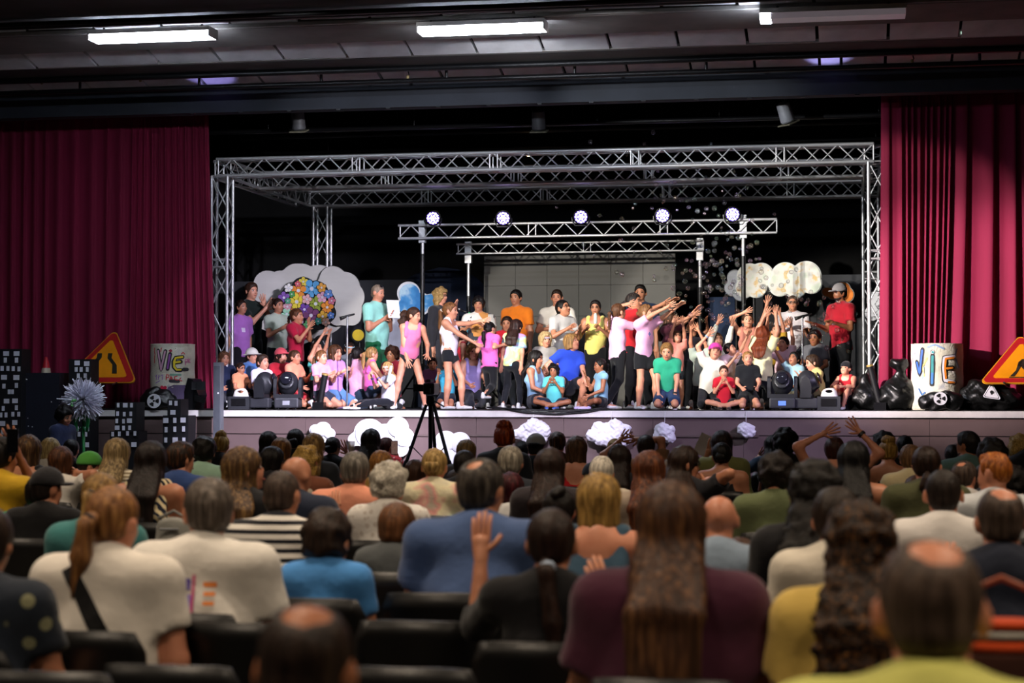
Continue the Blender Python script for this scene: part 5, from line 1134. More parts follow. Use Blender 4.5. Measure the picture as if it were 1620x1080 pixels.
mint = S(598, 449, 1.9, 'person in mint polo and green shorts reading a paper sheet', 'stand', 70, ((616, 512), (622, 510)), (0, -8, 0), ('buzz', '8a7868'), ('polo', '9ce0d0'), ('bermuda', '1c6a44'), bw=1.2, skin=4, extras=('topglasses',), **ad)
S(613, 572, .4, 'person in white tee and striped black leggings sitting with a pale tube', 'straight', -50, ('claphi', 'claphi'), (40, 0, 0), ('long', 'b89058', None, .6), ('tee', 'd4d4e0'), ('leggings', '14161c'), extras=(('headband', 'e0d8d0'), ('band', '2c3cb0', 0), ('band', '2c3cb0', 1)))
S(620, 548, 1.2, 'person in dark red tee sitting behind the pale tube', 'kneel', -20, ('lap', 'lap'), (0, 0, 0), ('curly', '3a2018'), ('tee', '8a1c30'), ('long', '20242c'), skin=1)
S(655, 485, .45, 'person in pink sleeveless top and black briefs standing at stage front', 'apart', 15, ((645, 575), (678, 568)), (60, 0, 0), ('curlypony', DB, '6a4028', 1.15, 'e8e8e8'), ('tank', 'd8709c'), ('briefs', '14151c'), lean=(4, -6))
S(684, 565, 1.3, 'person in plum tee sitting between the two standing front figures', 'kneel', 20, ('lap', 'lap'), (0, 0, 0), ('short', DB), ('tee', '5a2c48'), ('long', '20242c'), skin=2)
S(713, 477, .5, 'person in white tank top and black shorts pointing to the right', 'stand', 80, ((765, 552), (778, 506)), (0, 0, 0), ('pony', '7a5030', None, 2.0, 'f0f0f0'), ('tank', 'e8e4f0'), ('hot', '15171e'), legs=('stand', 'stepf'))
S(697, 454, 2.7, 'person in black clothes holding a microphone behind the white tank top', 'stand', 75, ('hang', (728, 492)), (0, 0, 0), ('curlybob', '9a7a4a', 'd0b078', .55), ('long', '24242a'), ('long', '2a2a30'), fem=True, extras=('glasses',), **ad)
S(757, 468, 2.5, 'person in colourful block shirt with hands together before the screen', 'stand', 5, ('clap', 'clap'), (0, 0, 0), ('mop', BK), ('tee', ('d0ccc4', 'block', '3a3c44', 6)), ('long', '1a1c20'), skin=1, **ad)
S(816, 457, 2.9, 'person in bright orange tee standing before the grey screen', 'stand', -25, ('hang', 'down'), (10, 0, 0), ('lowbun', BK), ('tee', 'f08020'), ('long', '14141a'), skin=1, bw=1.1, **ad)
S(802, 500, 1.9, 'person in red tee peeking behind the tie dye shirt', 'stand', 0, ('hang', 'hang'), (0, 0, 0), ('short', DB), ('tee', 'c01c2c'), ('long', '20242c'), skin=1)
S(775, 508, .8, 'person in bright pink tee and black leggings seen from behind', 'halfsq', 165, ((760, 545), (800, 552)), (-20, 0, 0), ('lowpony', BK, None, 1.0, 'c050a0'), ('tee', 'e066b4'), ('leggings', '101116'), lean=(8, -4), legs=('stepf', 'kickback'))
S(817, 505, .9, 'person in pastel tie dye tee and dark leggings seen from behind', 'halfsq', 170, ('hang', 'hang'), (-20, 0, 0), ('long', '2c1814', None, .45), ('tee', ('c8d8a0', 'tiedye', None, 5)), ('leggings', '14161e'), lean=(4, 6), legs=('halfsq', 'stepf'))
S(733, 522, 1.4, 'person in red sleeveless top behind the pointing arm', 'stand', 110, ('hang', 'hang'), (0, 0, 0), ('pony', DB), ('tank', 'a81c2c'), ('leggings', '16161c'))
S(708, 566, .8, 'person in turquoise tee sitting behind the white tank top', 'kneel', 0, ('face', 'face'), (0, 0, 0), ('short', '3a2418'), ('tee', '3aa0c8'), ('shorts', '1c2434'), skin=1)
S(748, 543, 1.2, 'person in pale violet top sitting behind the bright pink tee', 'kneel', 30, ('lap', 'lap'), (0, 0, 0), ('curlylong', '8a6238', None, .5), ('tank', 'a898d8'), ('leggings', '2a2c34'))
S(881, 457, 3.3, 'person in white tee with folded arms before the grey screen', 'stand', 0, ('fold', 'fold'), (0, 0, 0), ('fade', '2a1c14'), ('tee', 'e0d8cc'), ('long', '1c1e24'), skin=4, bw=1.05, **ad)
S(891, 473, 1.9, 'person in white and grey tee and glasses looking up laughing', 'stand', 45, ('clap', 'clap'), (15, 18, 0), ('lowpony', BK, None, 1.2), ('tee', 'c8c6c4'), ('leggings', '14141a'), skin=1, extras=('glasses',), bw=1.1)
S(942, 474, 2.2, 'person in yellow tank top and glasses clapping before the screen', 'stand', 0, ('clap', 'clap'), (0, 0, 0), ('short', '1c1412'), ('tank', 'e4d878'), ('long', '121216'), fem=True, skin=1, bw=1.08, extras=('glasses',), **ad)
S(863, 524, 1.3, 'person in grey tee with dotted headscarf sitting behind the front row', 'kneelup', 30, ('lap', 'lap'), (0, 0, 0), ('bob', 'c8a878', None, .3), ('tee', 'a8a4a0'), ('shorts', '20242c'), extras=(('headband', 'b0a8c0'),))
S(905, 527, .8, 'person in royal blue tee and black shorts crouching and looking up', 'squat', 25, ('hip', 'knee'), (35, 22, 0), ('bob', 'a07848', None, .3), ('tee', '2848c0'), ('shorts', '14151c'), lean=(0, -6))
S(848, 554, .7, 'person in light blue tank top sitting sideways at centre front', 'cross', 75, ('lap', 'knee'), (0, 0, 0), ('long', BK, None, .9), ('tank', '8ab0d0'), ('shorts', '20242c'), skin=1)
S(864, 577, 1.2, 'person in white tee peeking between two seated front figures', 'kneel', 10, ('lap', 'lap'), (0, 0, 0), ('short', 'a06c40'), ('tee', 'e0dcd4'), ('shorts', '20242c'))
S(876, 576, .32, 'person in aqua shirt sitting cross legged with hands at mouth', 'cross', 0, ('mouth', 'mouth'), (0, 0, 0), ('curly', BK), ('tee', '5cc4c8'), ('bermuda', '1c2234'), skin=2, shoes=('2a50b0', 'e8e8e8'))
S(949, 566, .42, 'person in pale blue top sitting cross legged facing left', 'cross', -60, ('face', 'lap'), (0, 0, 0), ('braid', BK, None, .9), ('cap', '88b8d4'), ('shorts', '16181e'), skin=2, shoes=('c8b8e8', 'e8e8f0'))
S(979, 479, .75, 'person in light pink tee and long black leggings with arm at head', 'stand', 130, ((996, 474), 'fwd'), (0, 5, 0), ('braid', '5a3a26', None, .9), ('tee', 'e8b4d4'), ('leggings', '101116'), legs=('stand', 'stepb'))
S(1023, 480, .5, 'person in light pink tee and black shorts reaching up to the right', 'stand', 50, ((1088, 466), (1092, 470)), (25, 8, 0), ('lowbun', '7a5434'), ('tee', 'ecb0d8'), ('shorts', '14151a'), lean=(4, 0), legs=('stand', 'stepf'), extras=(('print', 1, ('7878c0', 'c86070'), [(.0, .20, .018, .006, 0), (.0, .20, .006, .02, 0), (.0, .165, .004, .014, 1)]),))
S(1013, 449, 3.2, 'person in dark blue tee partly hidden behind the raised arms', 'stand', 0, ('hang', 'hang'), (0, 0, 0), ('fade', BK), ('tee', '1c2c48'), ('long', '16181e'), skin=1, **ad)
S(1003, 462, 1.5, 'person in red top reaching right behind the two pink tees', 'stand', 60, ((1060, 478), (1078, 470)), (10, 5, 0), ('pony', '2a2220', '5a5048', .6), ('tee', 'c0242c'), ('leggings', '16161c'), skin=1)
S(1055, 541, .35, 'person in green polo kneeling with hands on the knees', 'kneel', 0, ((1042, 632), (1067, 636)), (0, 0, 0), ('short', '8a6438'), ('polo', '2a9a78'), ('bermuda', '20365c'), lean=(14, 0), extras=('watch',))
S(1071, 523, 1.0, 'person in salmon tee looking up with both hands above the head', 'stand', 20, ((1070, 500), (1080, 505)), (0, 28, 0), ('bob', BR, None, .3), ('tee', 'ee9484'), ('shorts', '20242c'), extras=('glasses',))
S(1062, 492, 1.8, 'person in dark plum tee reaching right behind the salmon tee', 'stand', 60, ((1112, 490), (1108, 482)), (0, 5, 0), ('long', '4a3020', None, .5), ('tee', '5a2a3a'), ('long', '181a20'))
S(1110, 536, 1.05, 'person in sage grey tee seen from behind with an arm raised', 'kneelup', 170, ((1092, 508), (1102, 515)), (0, 15, 0), ('short', BK), ('tee', 'a4b0a4'), ('leggings', '14161c'), skin=1)
S(1131, 543, .55, 'person in white tee and pink cap with one arm raised', 'kneel', 10, ((1120, 522), 'lap'), (0, 15, 0), ('short', BR), ('tee', 'e8e0d4'), ('leggings', '14161c'), extras=(('cap', 'd83c9c'), ('band', '70a8e8', 0)), lean=(0, -10))
S(1155, 541, .75, 'person in pale pink tee looking up with an arm stretched to the right', 'kneelup', 45, ('claphi', (1195, 508)), (20, 25, 0), ('lowpony', BK), ('tee', 'e0c4cc'), ('leggings', '20242c'))
S(1145, 577, .3, 'person in red top sitting cross legged with hands over the mouth', 'cross', 5, ('mouth', 'mouth'), (0, 0, 0), ('lowpony', '3a2418'), ('tee', 'b8182c'), ('shorts', '14151a'), shoes=('3a2a24', 'a89888'))
S(1183, 555, .35, 'person in plain black tee kneeling and smiling', 'kneel', 10, ('lap', 'lap'), (0, 8, 0), ('lowpony', '9a7040'), ('tee', '15171b'), ('shorts', '101114'))
S(1207, 515, .85, 'person in cream yellow top seen from behind with both arms raised', 'kneelup', 160, ((1217, 478), (1229, 490)), (0, 15, 0), ('long', '7a3820', None, .5), ('tee', 'e8e0b0'), ('leggings', '14161c'))
S(1183, 494, 1.5, 'person in dusty brown top smiling with both arms raised wide', 'stand', 10, ((1178, 486), (1216, 474)), (0, 10, 0), ('lowpony', BR), ('tank', 'a86a5c'), ('leggings', '16181e'))
S(1134, 526, 1.4, 'person in white long sleeved top with both arms straight up', 'kneelup', 30, ((1141, 494), (1163, 496)), (0, 20, 0), ('bob', BR, None, .3), ('long', 'd8dcd0'), ('leggings', '16181e'))
S(1095, 510, 2.1, 'person in dark tee with raised arms at the back of the crowd', 'stand', 40, ((1104, 488), (1121, 503)), (0, 10, 0), ('short', DB), ('tee', '2a2430'), ('long', '16181e'), skin=1)
S(1239, 532, 1.3, 'person in pale rose tee with one arm raised straight up', 'kneelup', -20, ((1222, 540), (1251, 498)), (0, 15, 0), ('short', BK), ('tee', 'e4c0cc'), ('shorts', 'b09030'))
S(1228, 512, 1.7, 'person in mustard top with an arm raised, behind the cream top', 'stand', 0, ((1215, 490), (1232, 486)), (0, 15, 0), ('pony', BR), ('tee', 'b08a2c'), ('long', '16181e'))
S(1256, 556, .95, 'person in light blue tee reaching up to the left', 'kneel', -40, ((1213, 534), 'lap'), (10, 22, 0), ('short', BK), ('tee', 'a8d0e4'), ('shorts', 'c0b490'), skin=1)
S(1285, 560, .55, 'person in olive yellow tee sitting with hands before the face', 'hugknee', -70, ('face', 'face'), (0, 0, 0), ('short', '3a2a1c'), ('tee', 'c8bc70'), ('bermuda', '6a6440'), lean=(10, 0))
S(1254, 466, 2.9, 'person in white tee and glasses standing behind the bubbles', 'stand', 0, ('clap', 'hold'), (0, 0, 0), ('buzz', '4a3a30'), ('tee', 'd0c8cc'), ('long', '16181e'), skin=1, extras=('glasses',), **ad)
S(1289, 521, 1.9, 'person in grey polo sitting at the back on the right', 'kneelup', -20, ('lap', 'lap'), (0, 0, 0), ('short', BK), ('polo', '6a6a70'), ('long', '16181e'), skin=2)
S(1328, 449, 2.1, 'person in red tee and grey cap standing by the right curtain', 'stand', -50, ('hold', 'hold'), (0, -5, 0), ('short', BK), ('tee', 'b01c2c'), ('long', '101114'), skin=2, bw=1.1, extras=('beard', ('cap', '8a8484')), **ad)
S(1338, 572, .6, 'person in red top and black cap hugging the knees at right', 'hugknee', -20, ('hug', 'hug'), (-10, 18, 0), ('buzz', BK), ('tank', 'b81c28'), ('shorts', '14151a'), extras=(('backcap', '17171b'),), legs=('hugknee', 'hugknee'))
# held things
c = (mint[1][0]+mint[1][1])/2+Vector((.06, -.02, .10)); t = tag(MB().box((0, 0, 0), (.2, .004, .28), Matrix.Rotation(.7, 3, 'Z') @ Matrix.Rotation(-.3, 3, 'X')).build('paper_sheet', M_PAPER, None, loc=c), 'white paper sheet held by the person in the mint polo', 'paper')
c = P(731, 490, 2.6); t = thing('handheld_microphone', 'handheld microphone with green end held by the person in black', 'microphone', c)
MB().tube([(.10, 0, -.05), (-.02, 0, .0)], [.014, .018], 10).build('handle', M_BLACKM, t, True); MB().lathe([(.002, -.03), (.022, -.02), (.028, 0), (.022, .02), (.002, .03)], 10, (-.04, 0, .01)).build('grille', M_STEEL, t, True); MB().tube([(.14, 0, -.067), (.10, 0, -.05)], .016, 10).build('end_cap', plain('4ab070', .5), t)
c = P(617, 592, .15); t = tag(MB().tube([(-.03, 0, -.10), (.02, 0, .12)], .02, 12).build('pale_tube', plain('c8e8e0', .4), None, 'auto', c), 'pale green plastic tube held by the striped leggings', 'tube')
c = P(942, 504, 1.95); tag(MB().lathe([(.02, -.07), (.025, -.05), (.025, .06), (.015, .08)], 10).build('small_bottle', plain('d8e8e0', .3), None, 'auto', c), 'small white bottle held by the yellow tank top', 'bottle')
# ================================================================== chairs and the audience
M_CH = plain('0c0c0d', .38, 0, .15, 6, .1); M_CHL = plain('1c1c1f', .35, .8, .1)
def chair_meshes():
    out = []
    def rr(w, h, r, n=4):
        pts = []
        for cx, cy, a0 in ((w/2-r, h/2-r, 0), (-w/2+r, h/2-r, 90), (-w/2+r, -h/2+r, 180), (w/2-r, -h/2+r, 270)):
            pts += [(cx+r*math.cos(rad(a0+90*k/n)), cy+r*math.sin(rad(a0+90*k/n))) for k in range(n+1)]
        return pts
    mb = MB(); W, Hh, nx, nz = .44, .36, 10, 6; V = []
    def bp(u, v, off):     # curved shell, rounded upper corners
        cu = max(0, abs(u)-.38); cv = max(0, v-.30); x = u*W; z = .48+v*Hh/.5*.5*2*.5
        return (x, -.19-.06*v+.05*(u*2)**2+off, .50+v*.41)
    F = []
    for side, off in ((0, 0), (1, .014)):
        for j in range(nz+1):
            for i in range(nx+1):
                u = (i/nx-.5); v = j/nz; k = 1-.10*max(0, (v-.75)/.25)**2*0 ; uu = u*(1-.14*max(0, (v-.8)/.2)**2)
                V.append(bp(uu, v-.02*abs(u*2)**4*v, off))
    n1 = (nx+1)*(nz+1)
    for j in range(nz):
        for i in range(nx):
            a = j*(nx+1)+i; F.append((a, a+1, a+nx+2, a+nx+1)); F.append((n1+a, n1+a+nx+1, n1+a+nx+2, n1+a+1))
    ring = [i for i in range(nx+1)]+[j*(nx+1)+nx for j in range(1, nz+1)]+[nz*(nx+1)+i for i in range(nx-1, -1, -1)]+[j*(nx+1) for j in range(nz-1, 0, -1)]
    for q in range(len(ring)): a, b = ring[q], ring[(q+1) % len(ring)]; F.append((a, n1+a, n1+b, b))
    mb.add(V, F); out.append(('backrest', mb, M_CH, True))
    out.append(('seat', MB().prism(rr(.44, .42, .06), (0, .06, .43), (1, 0, 0), (0, 1, 0), .025), M_CH, False))
    for sx in (-1, 1):
        out.append(('leg', MB().tube([(sx*.2, -.12, .44), (sx*.23, -.20, .0)], .012, 8), M_CHL, True)); out.append(('leg', MB().tube([(sx*.2, .22, .44), (sx*.23, .27, .0)], .012, 8), M_CHL, True))
        out.append(('back_post', MB().tube([(sx*.2, -.10, .44), (sx*.195, -.185, .52), (sx*.19, -.19, .72)], .011, 8), M_CHL, True))
    return [(n, mb.build('x', m, None, s).data, m) for n, mb, m, s in out]
CHM = chair_meshes()
for o in [o for o in bpy.data.objects if o.name.startswith('x') and len(o.name) < 6]: bpy.data.objects.remove(o)
def chair(loc, rz, label, group='black hall chairs'):
    t = thing('hall_chair', label, 'chair', loc, rz, group)
    for n, me, m in CHM: ob(n, me, t)
    return t
NA = [0]
def A(px, yt, wpx, label, hair, shirt, hw=.185, kid=False, face=180, arms=('lap', 'lap'), bw=1.0, skin=1, head=(0, 0, 0), fem=False, lean=(3, 0), seated=True, chairs=True, pants='1c1e26', extras=(), dep=None, **kw):
    NA[0] += 1; d = dep or FPX*hw/wpx
    t = PD(px, yt, d); zt = t.z-FZ
    sl = .012; H = (zt-.45)/(.563-sl); H = max(1.25 if kid else 1.5, min(H, 1.86)); seat = zt-(.563-sl)*H
    vs = max(.0145, min(.0275, .0095+d*.00116))
    r = person(px, yt, 0, label, 'chair', face, kid, bw, lean, arms, head, skin, hair, shirt, ('long', pants), None, floor=FZ, seat=seat, H=H, vs=vs, depth=d, extras=extras, fullbody=False, fem=fem, slump=sl, **kw)
    if chairs: chair((r[2].x, r[2].y-.0, FZ), 0, ' '.join(('black chair under the ' + label).split()[:16]))
    return r
f = dict(fem=True)
T = lambda c, *a: ('tee', (c,)+a if a else c)
# --- nearest rows
A(1472, 838, 148, 'person in yellow green tee with black shoulder strap, nearest at right', ('ring', '54443a', '6a584c'), T('c4c468'), bw=1.25, skin=4, hw=.165, extras=(('strap', '101012', 1),), arms=('down', 'down'))
A(485, 942, 158, 'person cut off by the lower edge, holding up one hand', ('ring', '2a1e18', '3a2a20'), T('1a1a1e'), hw=.172, skin=2, arms=('lap', 'lap'), head=(0, -4, 0))
A(1062, 760, 106, 'person in dark plum tee filling the lower centre', ('long', '4a2f20', '7a5434', 1.1), T('4a2034'), hw=.195, bw=1.3, **f)
A(873, 800, 86, 'person in black cardigan with one hand raised at left', ('lowpony', '2a1a14', None, 1.6, 'a8b8d0'), ('half', '0e0e12'), hw=.18, bw=1.15, arms=('wave', 'claphi'), head=(0, 5, 0), **f)
A(180, 765, 82, 'person in white tee with a diagonal black strap at left', ('pony', '8a5c34', 'b88850', 1.0), T('dcd6cc'), hw=.18, bw=1.35, extras=(('strap', '121214', -1), 'glasses'), skin=4, arms=('down', 'down'), head=(-14, 0, 0), **f)
A(330, 753, 76, 'person in white tee with coloured print on the back', ('short', '5a5048', '8a8078'), T('dcd8d0'), bw=1.35, skin=4, hw=.18, head=(25, 0, 0), extras=('glasses', ('print', -1, ('8a78c0', '78b0b8', 'e88840', '5a489a', 'c04878'), [(-.045, 0.230, .018, .018, 0), (-.02, 0.245, .018, .012, 3), (-.05, 0.195, .02, .014, 1), (-.012, 0.205, .02, .018, 0), (-.03, 0.165, .03, .012, 3), (.005, 0.215, .003, .05, 4), (.04, 0.245, .014, .005, 2), (.04, 0.225, .012, .004, 2), (.04, 0.205, .012, .004, 2), (.035, 0.180, .018, .004, 2)])))
A(1362, 790, 112, 'person in pale yellow blouse at lower right', ('curlylong', '241610', '8a5a28', 1.2), T('d8b860'), hw=.2, bw=1.1, skin=1, **f)
A(1583, 765, 80, 'person in navy tee at the right edge', ('ring', '4a3c34', '5e4e44'), T('1a2030'), hw=.178, bw=1.2, skin=4, arms=('face', 'lap'))
A(1322, 768, 58, 'person in white tee beside the pale yellow blouse', ('short', '2c2018'), T('d8d0c0'), hw=.175, skin=1, dep=7.0)
A(-22, 800, 88, 'person in dark flower patterned shirt at the left edge', ('short', '2a1c14'), T('1c2430', 'floral', '8a8a6a', 14), hw=.18, bw=1.2, skin=1)
A(1170, 850, 52, 'person in white top half hidden right of the plum tee', ('long', '4a2c1c', None, .4), T('d0ccc4'), hw=.17, kid=True, dep=8.2)
# --- middle rows
A(762, 722, 70, 'person in blue polo at the centre of the middle rows', ('spot', '3a3430', '6a6258'), ('polo', '465c88'), hw=.182, bw=1.4, skin=1, head=(-20, 0, 0))
A(948, 748, 84, 'person in denim blue tank top with pale edging', ('bob', 'a07c40', 'd0a860', .42), ('tank', '3a5468'), hw=.215, skin=4, bw=1.15, dep=8.2, **f)
A(1138, 778, 66, 'person in pale blue collar right of the plum tee', ('bald', '3a2c24'), T('8a9cb0'), hw=.175, skin=4)
A(520, 806, 68, 'person in bright blue tee left of the empty chairs', ('mop', '2c1e16'), T('4a8cd0'), hw=.172, kid=True, skin=1, head=(-15, 0, 0))
A(628, 794, 62, 'person in grey tee, small, beside the blue polo', ('short', '6a4428'), T('54585a'), hw=.165, kid=True, skin=4, dep=8.5)
A(447, 740, 60, 'person in black and white striped shirt with navy collar', ('buzz', '4a3c34'), ('polo', ('e0dcd4', 'stripe', '14161e', 7.5), '14161e'), hw=.175, bw=1.25, skin=1, head=(-10, 0, 0))
A(160, 745, 60, 'person in teal tee behind the white tee with strap', ('pony', '8a6838', 'b89458', 1.4), T('3c7878'), hw=.175, bw=1.15, skin=4, head=(0, -5, 0), **f)
A(76, 741, 52, 'person in black tee and dark cap at left', ('buzz', '1c1410'), T('101013'), hw=.185, skin=1, bw=1.15, extras=(('cap', '1c1c20', '34343a'),), head=(-30, 0, 0))
A(64, 750, 40, 'person in bright green tee hidden behind the dark cap', ('short', '1c1410'), T('2a9858'), hw=.175, bw=1.35, dep=11.0)
A(1290, 725, 84, 'person in black top before the raised hands with wristwatch', ('curlylong', '0e0b0a', '2a2018', 1.1), T('141418'), hw=.21, skin=2, **f)
A(885, 770, 60, 'person in red strapped top behind the black cardigan', ('bun', '17110e'), ('straps', 'd02c24'), hw=.18, bw=1.1, skin=4, **f)
A(1492, 738, 62, 'person in white tee with navy neckband at right', ('buzz', '2a211c'), ('polo', 'e4e0dc', '2a3470'), hw=.18, bw=1.2, skin=4)
A(1228, 716, 58, 'person in olive sweatshirt before the white paper', ('curly', '1c130f'), ('long', '6a7450'), hw=.215, bw=1.1, skin=1)
A(240, 697, 50, 'person in navy and cream zebra top with grey bag strap', ('long', '1c1210', None, 1.1), ('tank', ('d8c8a0', 'zebra', '1a2034', 9)), hw=.2, bw=1.1, skin=1, extras=(('strap', '8a8c88', 1),), **f)
A(388, 705, 56, 'person in black top with face turned to the right', ('long', '5a4028', '9a7848', 1.0), T('16161a'), hw=.195, skin=4, head=(-60, 12, 0), **f)
A(470, 718, 48, 'person in navy tee leaning on one hand', ('bald', '4a3c34'), T('242c40'), hw=.175, bw=1.15, skin=1, arms=('lap', 'face'), head=(-30, -8, 0))
A(562, 713, 46, 'person in salmon tee in the middle rows', ('short', '6a645c', '9a948a'), T('e09478'), hw=.178, bw=1.35, skin=4)
A(618, 733, 57, 'person in white printed blouse before the salmon tee', ('curly', 'c8c0b0', 'e8e4d8'), T('dcd8d2', 'floral', 'c4bcb4', 22), hw=.2, bw=1.15, skin=4, head=(-30, 0, 0), **f)
A(808, 747, 48, 'person in white and grey top right of the blue polo', ('bob', '3a1016', '6a2028', .6), T('c8c8c8'), hw=.2, skin=4, **f)
A(850, 757, 36, 'person in floral top between the blue polo and the tank top', ('bob', '4a3020', None, .35), T('b0a890', 'floral', '8a5a4a', 16), hw=.18, **f)
A(688, 707, 42, 'person in pastel flowered blouse before the tripod', ('lowbun', 'a88850', 'd0b078'), T('c8c0a8', 'pastel', None, 5), hw=.178, bw=1.2, skin=4, **f)
A(722, 742, 36, 'person in white shirt with red lettering behind the blue polo', ('short', '241812'), T('d8d4d0'), hw=.175, bw=1.2, skin=1, extras=(('print', -1, ('b83840',), [(-.05, .22, .012, .004, 0), (-.05, .20, .004, .02, 0), (-.02, .21, .004, .02, 0), (.0, .22, .01, .004, 0), (.0, .20, .01, .004, 0), (.025, .21, .004, .02, 0)]),))
A(735, 711, 42, 'person in black tee before the tripod, right of the flowered blouse', ('short', '17110e'), T('17171b'), hw=.2, skin=2)
A(808, 704, 42, 'person in dark blouse below the red updo', ('short', '8a8274', 'b8b0a0'), T('22262e'), hw=.185, skin=4, **f)
A(870, 708, 54, 'person in dark top with a white clip, before the grey cap', ('long', '2a1a14', None, .6), T('2a2428'), hw=.21, skin=1, **f)
A(952, 720, 42, 'person in cream shirt behind the denim tank top', ('short', 'd8d0c0', 'f0ece0'), T('c8bca8'), hw=.18, skin=4)
A(938, 733, 36, 'person in dark tee and navy cap beside the cream shirt', ('buzz', '1c1410'), T('1c2028'), hw=.185, skin=1, extras=(('cap', '1a2030'),))
A(980, 702, 40, 'person in black top under the clapping hands', ('long', '1f1410', None, .7), T('15151a'), hw=.195, skin=1, **f)
A(1027, 712, 54, 'person in beige top left of the plum tee', ('long', '5a2e1a', '8a5028', 1.0), T('a09080'), hw=.2, skin=4, **f)
A(1064, 721, 38, 'person in grey tee behind the beige top', ('ring', '6a6058'), T('5a5c60'), hw=.175, skin=4)
A(1084, 704, 44, 'person in dark top and glasses clapping with face turned right', ('long', '2c1c14', None, .7), T('1c1c22'), hw=.19, skin=1, head=(-70, 0, 0), arms=('lap', (1117, 738)), extras=('glasses',), **f)
A(1142, 698, 34, 'person in black wide necked top before the white paper', ('lowbun', '0e0b0a'), ('straps', '111114'), hw=.18, bw=1.2, skin=1, **f)
A(1320, 690, 34, 'person in tan vest with both forearms raised high', ('short', '3a1c14'), ('tank', '8a6a50'), hw=.185, skin=4, bw=1.3, arms=((1303, 670), (1364, 668)), extras=('watch',))
A(1350, 697, 50, 'person in pale camisole before the raised forearms', ('long', '0d0b0b', '22201f', .9), ('straps', 'c8b090'), hw=.2, skin=1, **f)
A(1465, 703, 46, 'person in olive tee at right', ('lowpony', '2a1a12', None, .4), T('4a4c30'), hw=.18, bw=1.3, skin=4, **f)
A(1440, 702, 36, 'person in cream tee left of the olive tee', ('short', '6a4c30'), T('c8b890'), hw=.18, skin=4)
A(1449, 752, 42, 'person in white ruffled blouse behind the navy neckband', ('long', '3a241a', None, .5), ('long', 'd8d4d0'), hw=.185, bw=1.1, **f)
A(1526, 727, 46, 'person in white shirt behind the navy tee', ('spot', '4a3c34'), T('c8c4c0'), hw=.18, skin=4, head=(-30, 0, 0), dep=12.4)
A(1572, 714, 48, 'person in light shirt with face turned left at right edge', ('mohawk', 'a85c20', 'd08838'), T('c8ccd0'), hw=.185, skin=4, head=(60, 0, 0), dep=10.6)
A(1605, 738, 46, 'person in black tee at right edge before the light shirt', ('curly', '14100e'), T('17171b'), hw=.2, skin=2)
A(1560, 731, 30, 'person in grey tee between the white shirt and the right edge', ('short', '15100e'), T('4a4c50'), hw=.185, skin=2, dep=14.0)
# --- far rows
A(4, 690, 42, 'person in yellow tee at the left edge holding up a phone', ('short', '15100e'), T('c8a020'), hw=.175, skin=2, arms=('phone', (24, 700, .2)), head=(-30, 0, 0))
A(46, 688, 40, 'person in black sleeveless top at far left', ('bob', '4a3220', '8a6a40', .5), ('tank', '15151a'), hw=.2, skin=1, **f)
A(80, 692, 32, 'person in white top left of the navy tee', ('bob', 'b09868', 'd8c890', .3), T('c8c4bc'), hw=.19, skin=4, **f)
A(97, 706, 42, 'person in white blouse with raised forearm at left', ('bob', '4a2a18', '7a4a28', .3), T('dcd8d0'), hw=.2, skin=1, arms=('lap', (123, 728)), bw=1.15, **f)
A(113, 694, 28, 'person in dark tee under the pompom flower', ('short', '0e0b0a'), T('1a1a20'), hw=.185, skin=2)
A(143, 716, 26, 'person in white tee and green cap', ('buzz', '3a2a20'), T('d8d4d0'), hw=.17, kid=True, head=(-60, 0, 0), extras=(('cap', '5aa84a'),), skin=4, dep=15.5)
A(186, 692, 42, 'person in cream striped top with glasses on the head', ('long', '8a7450', 'b8a070', .5), T('d8d0bc', 'stripe', '8a7c60', 12), hw=.2, skin=4, **f)
A(287, 697, 40, 'person in blue tee left of the mint tee', ('short', '2a1c14', '6a3c20'), T('2c4478'), hw=.178, skin=1, head=(-40, 0, 0))
A(323, 690, 36, 'person in mint tee at left', ('mop', '15110f'), T('9cc0a8'), hw=.185, skin=1, bw=1.15)
A(350, 685, 28, 'person in dark top right of the mint tee', ('updo', 'a88040', 'd8b868'), T('22242c'), hw=.18, skin=4, **f)
A(425, 682, 29, 'person in dark top left of the brown top', ('bob', '1c1310', None, .4), T('1c1c22'), hw=.185, skin=1, **f)
A(432, 706, 26, 'person in black tee and glasses right of the face in profile', ('bob', '15100e', None, .3), T('15151a'), hw=.18, head=(-50, 0, 0), dep=15, extras=('glasses',), **f)
A(445, 692, 33, 'person in brown top before the left end of the stage', ('bob', '7a5028', 'b08040', .45), T('4a3828'), hw=.19, skin=4, **f)
A(468, 677, 29, 'person in black top nearest the small foam cloud', ('lowbun', '0f0c0b'), T('141418'), hw=.18, skin=1, **f)
A(497, 685, 36, 'person in charcoal top beside the small foam cloud', ('long', '7a5c34', 'b8945c', .9), T('2a2c32'), hw=.195, skin=4, **f)
A(485, 705, 43, 'person in brown and white leaf patterned top', ('curlybob', '9a7838', 'd0ac60', .4), T('6a3c28', 'floral', 'd8ccb8', 12), hw=.2, skin=4, **f)
A(527, 690, 27, 'person in black top holding up a plastic cup', ('lowbun', '0f0c0b'), T('121216'), hw=.178, skin=1, arms=('lap', (553, 712, .2)), head=(-20, 0, 0), **f)
A(587, 678, 31, 'person in dark top before the large foam cloud', ('long', '15100f', None, .6), T('1a1a20'), hw=.19, skin=1, **f)
A(611, 691, 23, 'person in red dotted top holding up a phone', ('short', '3a1814'), T('b82830', 'floral', 'e0b0a8', 24), hw=.17, skin=1, arms=('lap', (628, 716, .2)), head=(-30, 0, 0), **f)
A(603, 712, 40, 'person in mustard top behind the white printed blouse', ('bob', '8a5c2c', 'b8863c', .5), T('8a6a34'), hw=.195, skin=4, **f)
